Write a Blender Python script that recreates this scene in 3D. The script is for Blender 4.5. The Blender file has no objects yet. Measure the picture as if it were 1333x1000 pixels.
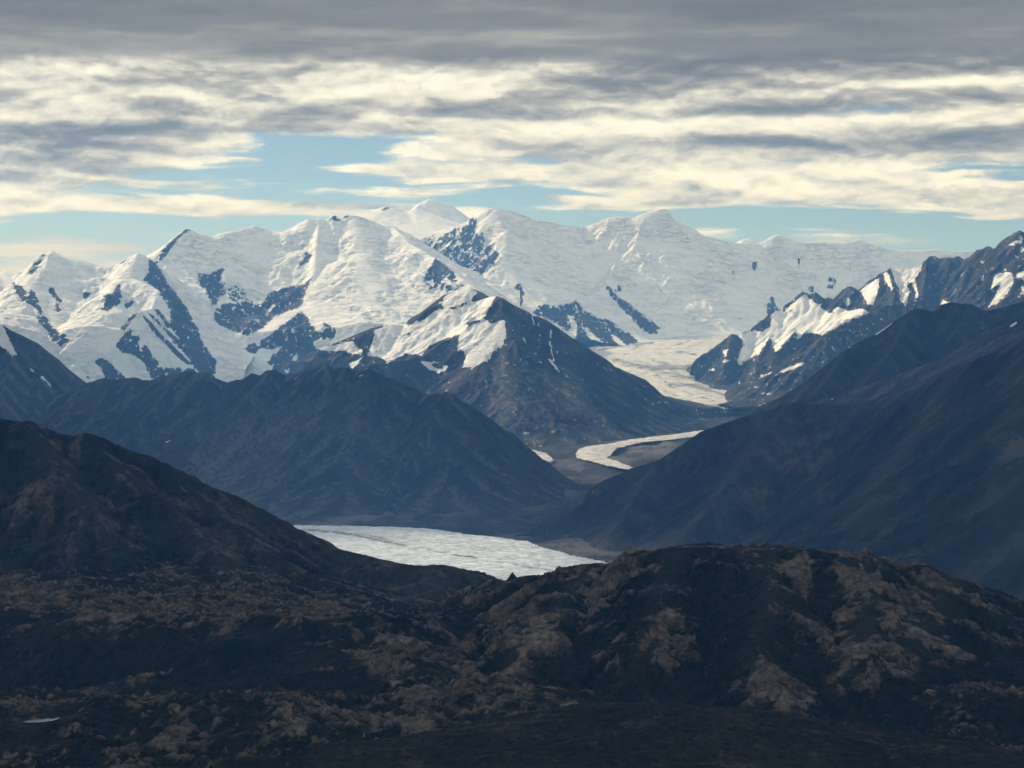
import bpy, math
import numpy as np

# ------------------------------------------------------------------ camera, sky, sun, exposure
scene = bpy.context.scene
CZ = 1500.0                                   # camera altitude in metres
FPX = 666.5 / math.tan(math.radians(12.5))
cam = bpy.data.cameras.new("camera")
cam.lens = 18.0 / math.tan(math.radians(12.5)); cam.sensor_width = 36.0
cam.clip_start = 5.0; cam.clip_end = 200000.0
cam_o = bpy.data.objects.new("camera", cam); scene.collection.objects.link(cam_o)
cam_o.location = (0, 0, CZ); cam_o.rotation_euler = (math.radians(90), 0, 0)
scene.camera = cam_o
scene.view_settings.view_transform = 'Standard'; scene.view_settings.look = 'None'
scene.view_settings.exposure = 0.25; scene.view_settings.gamma = 1.0
scene.view_settings.use_curve_mapping = False
scene.render.engine = 'CYCLES'
scene.cycles.max_bounces = 6; scene.cycles.diffuse_bounces = 2; scene.cycles.glossy_bounces = 1
scene.cycles.volume_bounces = 1
scene.cycles.use_denoising = True
scene.cycles.use_adaptive_sampling = True; scene.cycles.adaptive_threshold = 0.02
try: scene.cycles.denoiser = 'OPENIMAGEDENOISE'
except Exception: pass

SUN_EL, SUN_AZ = 26.0, -44.0                  # azimuth measured from +Y (view direction) to the right
SUN_STRENGTH, SKY_STRENGTH = 4.3, 0.10
HAZE = 3.1e-5
sd = (math.sin(math.radians(SUN_AZ)) * math.cos(math.radians(SUN_EL)),
      math.cos(math.radians(SUN_AZ)) * math.cos(math.radians(SUN_EL)), math.sin(math.radians(SUN_EL)))
from mathutils import Vector
sl = bpy.data.lights.new("sun", 'SUN'); sl.energy = SUN_STRENGTH; sl.angle = math.radians(1.5); sl.color = (1.0, 0.955, 0.89)
so = bpy.data.objects.new("sun", sl); scene.collection.objects.link(so)
so.rotation_euler = Vector(sd).to_track_quat('Z', 'Y').to_euler(); so.location = (0, 0, CZ + 500)


class NT:
    """small helper to write node trees"""
    def __init__(s, tree): s.t = tree; s.n = tree.nodes; s.l = tree.links
    def new(s, kind, **kw):
        n = s.n.new(kind)
        for k, v in kw.items(): setattr(n, k, v)
        return n
    def put(s, sock, v):
        if isinstance(v, bpy.types.NodeSocket): s.l.new(v, sock)
        elif v is not None: sock.default_value = v
    def m(s, op, a, b=None, c=None, clamp=False):
        n = s.new('ShaderNodeMath', operation=op, use_clamp=clamp)
        s.put(n.inputs[0], a); s.put(n.inputs[1], b)
        if c is not None: s.put(n.inputs[2], c)
        return n.outputs[0]
    def vm(s, op, a, b=None):
        n = s.new('ShaderNodeVectorMath', operation=op); s.put(n.inputs[0], a); s.put(n.inputs[1], b)
        return n.outputs[0]
    def ss(s, v, lo, hi, a=0.0, b=1.0):
        n = s.new('ShaderNodeMapRange', interpolation_type='SMOOTHSTEP')
        for i, x in enumerate((v, lo, hi, a, b)): s.put(n.inputs[i], x)
        return n.outputs[0]
    def lin(s, v, lo, hi, a=0.0, b=1.0):
        n = s.new('ShaderNodeMapRange'); n.clamp = True
        for i, x in enumerate((v, lo, hi, a, b)): s.put(n.inputs[i], x)
        return n.outputs[0]
    def noise(s, vec, scale, detail=5, rough=0.55, dist=0.0, kind='FBM'):
        n = s.new('ShaderNodeTexNoise'); n.noise_dimensions = '3D'; n.noise_type = kind
        s.put(n.inputs['Vector'], vec); s.put(n.inputs['Scale'], scale); s.put(n.inputs['Detail'], detail)
        s.put(n.inputs['Roughness'], rough); s.put(n.inputs['Distortion'], dist)
        return n.outputs[0]
    def mix(s, f, a, b):
        n = s.new('ShaderNodeMix', data_type='RGBA')
        s.put(n.inputs[0], f); s.put(n.inputs[6], a); s.put(n.inputs[7], b)
        return n.outputs[2]
    def rgb(s, c):
        n = s.new('ShaderNodeRGB'); n.outputs[0].default_value = (c[0], c[1], c[2], 1); return n.outputs[0]
    def attr(s, name):
        n = s.new('ShaderNodeAttribute', attribute_name=name); return n.outputs['Fac']
    def map(s, vec, scale, rotz=0.0, loc=(0, 0, 0)):
        n = s.new('ShaderNodeMapping'); s.put(n.inputs['Vector'], vec)
        n.inputs['Scale'].default_value = scale; n.inputs['Rotation'].default_value = (0, 0, rotz); n.inputs['Location'].default_value = loc
        return n.outputs[0]


world = bpy.data.worlds.new("World"); scene.world = world; world.use_nodes = True
W = NT(world.node_tree); W.n.clear()
sky = W.new('ShaderNodeTexSky', sky_type='NISHITA'); sky.sun_disc = False
sky.sun_elevation = math.radians(SUN_EL); sky.sun_rotation = math.radians(SUN_AZ)
sky.altitude = CZ; sky.air_density = 1.0; sky.dust_density = 0.6; sky.ozone_density = 1.5
tc = W.new('ShaderNodeTexCoord'); D = tc.outputs['Generated']
sx = W.new('ShaderNodeSeparateXYZ'); W.put(sx.inputs[0], D)
el = W.m('MULTIPLY', W.m('ARCSINE', sx.outputs[2]), 57.29578)                 # degrees above the horizon
az = W.m('MULTIPLY', W.m('ARCTAN2', sx.outputs[0], sx.outputs[1]), 57.29578)  # degrees right of +Y
def blob(x, y, rx, ry):
    """soft bump round one direction of the sky (given as bearing and height, in 1/3006 rad)"""
    a0 = math.degrees(math.atan((x - 666.5) / FPX)); e0 = math.degrees(math.atan((500 - y) / FPX))
    k = math.degrees(1 / FPX)
    da = W.m('DIVIDE', W.m('SUBTRACT', az, a0), rx * k); de = W.m('DIVIDE', W.m('SUBTRACT', el, e0), ry * k)
    r = W.m('ADD', W.m('MULTIPLY', da, da), W.m('MULTIPLY', de, de))
    return W.m('EXPONENT', W.m('MULTIPLY', r, -1.0))
def blobs(items):
    t = None
    for w, x, y, rx, ry in items:
        v = W.m('MULTIPLY', blob(x, y, rx, ry), w); t = v if t is None else W.m('ADD', t, v)
    return t
def ecurve(pts):
    """value as a function of elevation: (photo row, value) pairs, constant above"""
    n = W.new('ShaderNodeFloatCurve'); c = n.mapping.curves[0]
    q = sorted((math.degrees(math.atan((500 - y) / FPX)) / 12.0, v) for y, v in pts)
    while len(c.points) < len(q): c.points.new(0.5, 0.5)
    for p, (x, v) in zip(c.points, q): p.location = (x, v)
    n.mapping.update(); n.mapping.extend = 'HORIZONTAL'
    W.put(n.inputs['Value'], W.m('DIVIDE', el, 12.0, clamp=True))
    return n.outputs[0]
# cloud forms: layered noise in direction space, flattened towards the horizon
warp = W.new('ShaderNodeTexNoise'); W.put(warp.inputs['Vector'], W.map(D, (22, 22, 70))); warp.inputs['Scale'].default_value = 1.0; warp.inputs['Detail'].default_value = 2
wn = W.vm('SUBTRACT', warp.outputs['Color'], (0.5, 0.5, 0.5))
DW = W.vm('ADD', D, W.vm('MULTIPLY', wn, (0.025, 0.025, 0.008)))
UP = W.vm('ADD', DW, (0.0, 0.0, 0.0036))
def puff(v): return W.noise(W.map(v, (18, 18, 54), loc=(1.3, 2.2, 7.0)), 1.0, 9, 0.58)
n_big = W.noise(W.map(DW, (7, 7, 48), loc=(3.1, 1.7, 0.4)), 1.0, 4, 0.55)
n_str = W.noise(W.map(DW, (9, 9, 170), loc=(0.3, 5.2, 2.9)), 1.0, 7, 0.56)
n_puf = puff(DW); n_up = puff(UP)
relief = W.m('SUBTRACT', n_puf, n_up)                                 # crowns face the light, bases lie in shade
c0 = ecurve([(345, .50), (310, .42), (290, .47), (262, .60), (235, .60), (200, .64), (160, .76), (110, .82), (75, .98), (0, 1.0)])
cov = W.m('ADD', c0, blobs([(-.50, 395, 205, 160, 30), (-.28, 520, 186, 80, 12), (-.14, 300, 238, 160, 12), (-.12, 130, 294, 200, 12), (-.24, 1080, 291, 300, 12),
                            (-.18, 650, 262, 60, 14), (.24, 1060, 258, 330, 14), (.24, 110, 328, 190, 16), (.18, 860, 222, 200, 25), (.15, 1100, 200, 260, 30),
                            (.2, 150, 150, 230, 60), (.22, 480, 222, 75, 8), (.22, 300, 270, 240, 9), (.24, 1290, 288, 60, 8), (.2, 530, 192, 50, 7), (-.2, 920, 278, 120, 8), (.12, 600, 215, 90, 12)]))
w_str = W.ss(el, 5.2, 6.2, 1.1, .38); w_puf = W.ss(el, 4.6, 6.0, .55, 1.05)
dens = W.m('ADD', cov, W.m('ADD', W.m('MULTIPLY', W.m('SUBTRACT', n_big, .5), .7), W.m('ADD', W.m('MULTIPLY', W.m('SUBTRACT', n_str, .5), w_str), W.m('MULTIPLY', W.m('SUBTRACT', n_puf, .5), w_puf))))
alpha = W.m('MULTIPLY', W.ss(dens, .42, .62), W.ss(el, -1.0, 1.0))
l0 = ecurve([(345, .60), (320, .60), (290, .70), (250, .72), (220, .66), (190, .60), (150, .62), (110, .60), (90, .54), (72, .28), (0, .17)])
l0 = W.m('ADD', l0, W.ss(el, 10.5, 15.0, 0.0, .38))  # clouds above the view brightened to light the shaded snow
lit = W.m('ADD', l0, blobs([(-.34, 110, 190, 120, 32), (-.22, 200, 150, 50, 18), (-.30, 1240, 187, 230, 13), (-.28, 1100, 88, 280, 18), (-.26, 830, 110, 130, 12), (-.22, 900, 146, 160, 8),
                            (-.14, 1200, 135, 200, 8), (.22, 80, 110, 110, 20), (.22, 520, 108, 170, 26), (.24, 1000, 158, 380, 8), (.22, 1240, 114, 160, 6), (.12, 960, 222, 330, 30), (-.22, 640, 140, 90, 10), (-.14, 900, 190, 120, 10),
                            (.04, 40, 326, 200, 18), (.10, 620, 45, 500, 8), (-.2, 380, 150, 60, 12), (-.14, 130, 240, 120, 9)]))
mid = W.m('MULTIPLY', W.ss(el, 3.2, 4.6), W.ss(el, 7.7, 8.3, 1.0, .22))
thick = W.ss(dens, .55, 1.0)                                          # thick cores are darker than thin edges
lit = W.m('ADD', lit, W.m('ADD', W.m('MULTIPLY', relief, W.m('MULTIPLY', mid, 2.3)), W.m('ADD', W.m('MULTIPLY', W.m('SUBTRACT', n_str, .5), .45), W.m('SUBTRACT', W.m('MULTIPLY', W.m('SUBTRACT', n_big, .5), .5), W.m('MULTIPLY', W.m('MULTIPLY', thick, mid), .10)))))
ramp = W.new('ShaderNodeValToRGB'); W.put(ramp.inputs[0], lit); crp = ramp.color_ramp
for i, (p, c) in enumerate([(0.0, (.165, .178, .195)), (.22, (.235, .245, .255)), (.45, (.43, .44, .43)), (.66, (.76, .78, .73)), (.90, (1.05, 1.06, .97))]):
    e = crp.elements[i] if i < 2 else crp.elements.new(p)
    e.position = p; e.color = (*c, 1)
skyc = W.vm('SCALE', sky.outputs[0]); skyc.node.inputs['Scale'].default_value = SKY_STRENGTH
blue = W.vm('MULTIPLY', skyc, (0.55, 0.68, 0.90))
cloud = W.vm('MULTIPLY', ramp.outputs[0], W.mix(W.ss(el, 11.0, 18.0), W.rgb((.93, .99, 1.10)), W.rgb((.92, 1.02, 1.24))))   # cloud tinted bluer above the view to cool its fill light
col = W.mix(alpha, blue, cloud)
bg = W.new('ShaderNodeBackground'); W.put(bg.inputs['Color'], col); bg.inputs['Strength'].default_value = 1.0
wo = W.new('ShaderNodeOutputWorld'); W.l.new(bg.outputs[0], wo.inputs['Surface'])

# ------------------------------------------------------------------ numpy terrain tools
F32 = np.float32
def _h(ix, iy, s):
    n = (ix.astype(np.uint32) * np.uint32(374761393) + iy.astype(np.uint32) * np.uint32(668265263) + np.uint32((s * 2246822519) & 0xffffffff))
    n = (n ^ (n >> np.uint32(13))) * np.uint32(1274126177)
    n = n ^ (n >> np.uint32(16))
    return n
def _hf(ix, iy, s): return (_h(ix, iy, s) & np.uint32(0xffff)).astype(F32) / F32(65535.0)
def gnoise(x, y, s=0):
    ix = np.floor(x).astype(np.int64); iy = np.floor(y).astype(np.int64)
    fx = (x - ix).astype(F32); fy = (y - iy).astype(F32)
    u = fx * fx * fx * (fx * (fx * 6 - 15) + 10); v = fy * fy * fy * (fy * (fy * 6 - 15) + 10)
    def g(ox, oy):
        a = _hf(ix + ox, iy + oy, s) * F32(6.2831853)
        return np.cos(a) * (fx - ox) + np.sin(a) * (fy - oy)
    a = g(0, 0); b = g(1, 0); c = g(0, 1); d = g(1, 1)
    return ((a + (b - a) * u) + ((c + (d - c) * u) - (a + (b - a) * u)) * v) * F32(1.5)
def fbm(x, y, lam, oct=5, gain=0.5, s=0):
    t = 0; a = 1.0; n = 0
    for i in range(oct):
        t = t + a * gnoise(x / lam + 17.3 * i, y / lam - 9.1 * i, s + i); n += a; a *= gain; lam *= 0.5
    return t / n
def ridged(x, y, lam, oct=5, gain=0.5, s=0):
    t = 0; a = 1.0; n = 0
    for i in range(oct):
        t = t + a * (1 - np.abs(gnoise(x / lam + 7.7 * i, y / lam + 3.3 * i, s + i)) * 2.2); n += a; a *= gain; lam *= 0.5
    return t / n
def sstep(x, a, b):
    t = np.clip((x - a) / (b - a), 0, 1); return t * t * (3 - 2 * t)
def erosion(X, Y, H, dx, lam, oct, k, seed, branch=0.9, gain=0.48):
    """branching gullies: waves laid across the local slope, octave by octave; returns about -1 (gully) .. 1 (rib)"""
    gy, gx = np.gradient(H, dx)
    m = np.sqrt(gx * gx + gy * gy) + 0.05
    gx = (gx / m).astype(F32); gy = (gy / m).astype(F32)
    hx = np.zeros_like(gx); hy = np.zeros_like(gx); hv = np.zeros_like(gx)
    a = 1.0; f = 1.0; tot = 0
    for o in range(oct):
        px = X / lam * f + 31.7 * o; py = Y / lam * f + 11.9 * o
        ddx = (-(gy + branch * hy)).astype(F32) * F32(k); ddy = ((gx + branch * hx)).astype(F32) * F32(k)
        ix = np.floor(px).astype(np.int64); iy = np.floor(py).astype(np.int64)
        fx = (px - ix).astype(F32); fy = (py - iy).astype(F32)
        vc = np.zeros_like(fx); vs = np.zeros_like(fx); wt = np.zeros_like(fx)
        for i in range(-1, 3):
            for j in range(-1, 3):
                qx = fx - i + (_hf(ix + i, iy + j, seed + o) - F32(.5)) * F32(.9) ; qy = fy - j + (_hf(ix + i, iy + j, seed + 50 + o) - F32(.5)) * F32(.9)
                w = np.exp(-2.0 * (qx * qx + qy * qy)); wt += w
                ph = (qx * ddx + qy * ddy) * F32(6.2831853)
                vc += np.cos(ph) * w; vs += np.sin(ph) * w
        vc /= wt; vs /= wt
        hv += F32(a) * vc; hx += F32(a) * -vs * ddx / k; hy += F32(a) * -vs * ddy / k
        tot += a; a *= gain; f *= 2.0
    return hv / F32(tot)

def at(px, py, Y):
    return ((px - 666.5) / FPX * Y, Y, CZ + (500.0 - py) / FPX * Y)
def project(x, y, z):
    return 666.5 + x / y * FPX, 500.0 - (z - CZ) / y * FPX
def poly_sd(px, py, pts):
    """signed distance to a closed outline, positive inside"""
    d = np.full(px.shape, 1e9, F32); ins = np.zeros(px.shape, bool); n = len(pts)
    for i in range(n):
        x0, y0 = pts[i]; x1, y1 = pts[(i + 1) % n]
        ex, ey = x1 - x0, y1 - y0; wx, wy = px - x0, py - y0
        t = np.clip((wx * ex + wy * ey) / (ex * ex + ey * ey + 1e-9), 0, 1)
        d = np.minimum(d, (wx - ex * t) ** 2 + (wy - ey * t) ** 2)
        c = (y0 > py) != (y1 > py)
        ins ^= c & (px < (x1 - x0) * (py - y0) / ((y1 - y0) if y1 != y0 else 1e-9) + x0)
    d = np.sqrt(d); return np.where(ins, d, -d)
def line_d(px, py, pts):
    d = np.full(px.shape, 1e9, F32)
    for (x0, y0), (x1, y1) in zip(pts[:-1], pts[1:]):
        ex, ey = x1 - x0, y1 - y0; wx, wy = px - x0, py - y0
        t = np.clip((wx * ex + wy * ey) / (ex * ex + ey * ey + 1e-9), 0, 1)
        d = np.minimum(d, (wx - ex * t) ** 2 + (wy - ey * t) ** 2)
    return np.sqrt(d)
def paint(field, px, py, zones, feather=5.0):
    """zones: (value, outline[, feather]); outlines are cover boundaries (rock, snow, scree) on the slope"""
    for z in zones:
        v, pts = z[0], z[1]; fe = z[2] if len(z) > 2 else feather
        if len(pts[0]) != 2: continue
        xs = [p[0] for p in pts]; ys = [p[1] for p in pts]
        m = (px > min(xs) - 9) & (px < max(xs) + 9) & (py > min(ys) - 9) & (py < max(ys) + 9)
        if not m.any(): continue
        if len(z) > 3:
            sd_ = z[3] - line_d(px[m], py[m], pts)
        else:
            sd_ = poly_sd(px[m], py[m], pts)
        fe = fe * (1.5 if len(z) < 4 and feather < 10 else 1.0); w = np.clip(sd_ / fe + 0.5, 0, 1); field[m] = field[m] * (1 - w) + v * w
    return field

def ridge_field(X, Y, ridges, kx=1.0):
    """height of a massif from its crest lines; each: pts[(px,py,dist)], front slope, back slope, reach, rounding"""
    H = np.full(X.shape, -1e6, F32); DM = np.full(X.shape, 1e6, F32)
    X0 = X
    for r in ridges:
        kr = r.get('kx') or kx; X = X0 * F32(kr)                      # flanks across the view fall off more steeply than the faces
        P = np.array([at(*p) for p in r['pts']]); P[:, 0] *= kr
        sm = r.get('smooth', 0.0)
        ZS = P[:, 2]
        if sm:
            arc = np.concatenate([[0], np.cumsum(np.hypot(np.diff(P[:, 0]), np.diff(P[:, 1])))])
            fine = np.linspace(0, arc[-1], 400); zf = np.interp(fine, arc, P[:, 2])
            ZS = np.array([(zf * (k := np.exp(-((fine - a_) / sm) ** 2))).sum() / k.sum() for a_ in arc])
        best = np.full(X.shape, -1e6, F32)
        for i_ in range(len(P) - 1):
            a, b = P[i_], P[i_ + 1]
            ex, ey = b[0] - a[0], b[1] - a[1]; L2 = ex * ex + ey * ey + 1e-6
            t = np.clip(((X - a[0]) * ex + (Y - a[1]) * ey) / L2, 0, 1).astype(F32)
            qx = a[0] + ex * t - X; qy = a[1] + ey * t - Y
            d = np.sqrt(qx * qx + qy * qy)
            rr = r.get('round', 0.0)
            dd = np.sqrt(d * d + rr * rr) - rr if rr else d
            sf = r['front']; sb = r.get('back', sf)
            w = sstep(qy / (d + 1.0), -0.5, 0.5)                     # 1 = we stand in front of the crest
            s = sb + (sf - sb) * w
            R = r.get('reach', 3000.0)
            zc = a[2] + (b[2] - a[2]) * t
            if sm: zc = zc + (ZS[i_] + (ZS[i_ + 1] - ZS[i_]) * t - zc) * sstep(d, 0, r.get('sdist') or sm)
            h = zc - s * R * (1 - np.exp(-dd / R))
            best = np.maximum(best, h)
            DM = np.minimum(DM, d)
        k = r.get('blend', 0.0)
        if k:
            m = np.maximum(H, best); H = m + k * np.exp(-np.abs(H - best) / k) * 0.5
        else:
            H = np.maximum(H, best)
    return H, DM

FLOOR_Y = np.array([0, 6500, 9000, 11200, 12500, 14500, 16000, 18000, 20000, 22000, 24000, 27000, 30000, 60000], float)
FLOOR_Z = np.array([-700, -700, -694, -690, -626, -506, -402, -300, -182, -10, 190, 540, 700, 900], float) + CZ
def floor_z(Y): return np.interp(Y, FLOOR_Y, FLOOR_Z).astype(F32)

def build_mesh(name, X, Y, Z, attrs, mat, keep=None):
    ny, nx = X.shape
    idx = np.arange(nx * ny).reshape(ny, nx)
    q = np.stack([idx[:-1, :-1], idx[:-1, 1:], idx[1:, 1:], idx[1:, :-1]], -1).reshape(-1, 4)
    if keep is not None:
        kf = (keep[:-1, :-1] | keep[:-1, 1:] | keep[1:, 1:] | keep[1:, :-1]).reshape(-1)
        q = q[kf]
    used = np.zeros(nx * ny, bool); used[q.ravel()] = True
    remap = np.cumsum(used) - 1
    co = np.stack([X.ravel(), Y.ravel(), Z.ravel()], -1)[used].astype(np.float32)
    q = remap[q]
    me = bpy.data.meshes.new(name)
    me.vertices.add(len(co)); me.vertices.foreach_set('co', co.ravel())
    me.loops.add(q.size); me.loops.foreach_set('vertex_index', q.ravel().astype(np.int32))
    me.polygons.add(len(q)); me.polygons.foreach_set('loop_start', (np.arange(len(q)) * 4).astype(np.int32))
    me.update(calc_edges=True)
    me.polygons.foreach_set('use_smooth', np.ones(len(q), bool))
    for k, v in attrs.items():
        a = me.attributes.new(k, 'FLOAT', 'POINT'); a.data.foreach_set('value', v.ravel()[used].astype(np.float32))
    me.materials.append(mat)
    o = bpy.data.objects.new(name, me); scene.collection.objects.link(o)
    return o
TRI = [0]
def struct(o, label, cat, group=None, kind='structure'):
    o['kind'] = kind; o['label'] = label; o['category'] = cat
    if group: o['group'] = group
    TRI[0] += sum(len(p.vertices) - 2 for p in []) + (len(o.data.polygons) * 2 if o.data else 0)
    return o

def mountain(name, xr, yr, dx, ridges, mat, seed, rough=(260, 40), ero=(500, 60, 5, 1.5), crest=60, snow=None, snow0=0.0, tan=None, base=None, extra=None, floor=True, jag=0, kx=1.0, scree=None, micro=None):
    xs = np.arange(xr[0], xr[1], dx); ys = np.arange(yr[0], yr[1], dx)
    X, Y = np.meshgrid(xs, ys); X = X.astype(F32); Y = Y.astype(F32)
    H, DM = ridge_field(X, Y, ridges, kx)
    if base is not None: H = np.maximum(H, base(X, Y))
    fade = sstep(DM, 0, crest * 4) * 0.9 + 0.1
    foot = sstep(H - floor_z(Y), -10, 140) if floor else 1.0          # relief dies out into the valley floor
    fade = fade * foot
    if snow is not None:                                              # snow and ice bury the gullies, rock keeps its ribs
        px, py = project(X, Y, H); cover = paint(np.full(X.shape, snow0, F32), px, py, snow)
        bury = 1.0 - .55 * np.clip(cover, 0, 1)
    else: bury = 1.0
    H = H + fbm(X, Y, rough[0], 5, .5, seed) * rough[1] * fade * (bury * .5 + .5)
    lam, amp, oc, k = ero
    e = erosion(X, Y, H, dx, lam, oc, k, seed + 7)
    gy, gx = np.gradient(H, dx); sl = np.sqrt(gx * gx + gy * gy)
    H = H + (e - 0.15) * amp * np.clip(sl / 0.5, 0.1, 1.2) * (sstep(DM, 0, crest * 5) * 0.92 + 0.08) * foot * bury
    if jag: H = H + (ridged(X, Y, 160, 4, .55, seed + 3) - .5) * jag * (1 - sstep(DM, 0, 200))
    if micro: H = H + (ridged(X, Y, micro[0], 3, .6, seed + 21) - .5) * micro[1]
    if extra is not None: H = extra(X, Y, H)
    attrs = {'gully': e}
    px, py = project(X, Y, H)
    if snow is not None: attrs['snow'] = paint(np.full(X.shape, snow0, F32), px, py, snow)
    if scree is not None: attrs['scree'] = paint(np.zeros(X.shape, F32), px, py, scree, 12.0)
    if tan is not None: attrs['tan'] = paint(np.zeros(X.shape, F32), px, py, tan, 22.0)
    keep = (H > floor_z(Y) - 25 - 2 * dx) if floor else np.ones(X.shape, bool)
    keep &= np.abs(X) < Y * .265 + 250
    return build_mesh(name, X, Y, H, attrs, mat, keep)

# ------------------------------------------------------------------ materials
def new_mat(name):
    m = bpy.data.materials.new(name); m.use_nodes = True
    T = NT(m.node_tree); T.n.clear()
    b = T.new('ShaderNodeBsdfPrincipled'); o = T.new('ShaderNodeOutputMaterial'); T.l.new(b.outputs[0], o.inputs[0])
    g = T.new('ShaderNodeNewGeometry')
    return m, T, b, g.outputs['Position'], g.outputs['Normal']

def rock_snow(name, ra, rb, rc, snow_thr=0.5, scale=1.0, bump=10.0, snowcol=(.91, .93, .95), fleck=0.0, scree=0.35, gsnow=0.22, ice=0.5, speck=0.0, sbump=1.0):
    """rock with scree and gully tones, snow where the 'snow' cover attribute says so"""
    m, T, b, P, N = new_mat(name)
    gul = T.attr('gully')
    n1 = T.noise(P, 1 / (420 * scale), 5, .6); n2 = T.noise(P, 1 / (70 * scale), 7, .66)
    n3 = T.noise(T.map(P, (1, .5, .28)), 1 / (30 * scale), 5, .62)                       # ribs and couloirs down the fall line
    t = T.m('ADD', T.m('MULTIPLY', n1, .45), T.m('ADD', T.m('MULTIPLY', n2, .3), T.m('ADD', T.m('MULTIPLY', n3, .25), T.m('MULTIPLY', gul, -.22))))
    rock = T.mix(T.ss(t, .38, .60), T.rgb(ra), T.rgb(rb))
    rock = T.mix(T.m('MULTIPLY', T.ss(T.m('ADD', T.m('ADD', T.m('MULTIPLY', n2, .5), T.m('MULTIPLY', n3, .5)), T.m('MULTIPLY', gul, -.42)), .50, .72), scree), rock, T.rgb(rc))
    rock = T.mix(T.m('MULTIPLY', T.attr('scree'), T.ss(T.m('ADD', n3, T.m('MULTIPLY', gul, -.3)), .35, .60, .15, .85)), rock, T.rgb(rc))
    s = T.m('ADD', T.attr('snow'), T.m('ADD', T.m('MULTIPLY', T.m('SUBTRACT', n2, .5), .9), T.m('ADD', T.m('MULTIPLY', T.m('SUBTRACT', n3, .5), 1.25), T.m('MULTIPLY', gul, -gsnow))))
    if fleck: s = T.m('ADD', s, T.m('MULTIPLY', T.ss(n3, .555, .64), fleck))
    if speck: s = T.m('SUBTRACT', s, T.m('MULTIPLY', T.ss(T.noise(T.map(P, (1, 1, .6)), 1 / 60.0, 4, .62), .67, .74), speck))
    sm = T.ss(s, snow_thr - .05, snow_thr + .05)
    # crevasse bands, old firn and bare ice inside the snow
    nb = T.noise(T.map(P, (1, 1, 3.2)), 1 / (150 * scale), 7, .66, .7)
    cv = T.m('ABSOLUTE', T.m('SUBTRACT', T.noise(T.map(P, (.55, .55, 2.2)), 1 / (85 * scale), 5, .62, .6), .5))
    crev = T.m('MULTIPLY', T.ss(cv, .0, .030, 1.0, 0.0), T.ss(n1, .38, .58))
    sc = T.mix(T.m('MULTIPLY', T.ss(nb, .46, .66), ice), T.rgb(snowcol), T.rgb((.66, .72, .77)))
    sc = T.mix(T.m('MULTIPLY', crev, .5), sc, T.rgb((.42, .49, .56)))
    T.put(b.inputs['Base Color'], T.mix(sm, rock, sc))
    T.put(b.inputs['Roughness'], T.m('SUBTRACT', .95, T.m('MULTIPLY', sm, .3)))
    b.inputs['Specular IOR Level'].default_value = .15
    hr = T.m('ADD', T.m('MULTIPLY', n2, 1.6), T.m('MULTIPLY', n3, 1.6))
    hs = T.m('SUBTRACT', T.m('ADD', T.m('MULTIPLY', nb, 3.0 * sbump), T.m('MULTIPLY', n2, .9 * sbump)), T.m('MULTIPLY', crev, .5 * sbump))
    hb = T.m('ADD', T.m('MULTIPLY', hr, T.m('SUBTRACT', 1.0, sm)), T.m('MULTIPLY', hs, sm))
    hb = T.m('ADD', hb, T.m('MULTIPLY', sm, .25))
    bp = T.new('ShaderNodeBump'); bp.inputs['Strength'].default_value = 1.0; bp.inputs['Distance'].default_value = bump * scale
    T.put(bp.inputs['Height'], hb); T.l.new(bp.outputs[0], b.inputs['Normal'])
    return m

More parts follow.
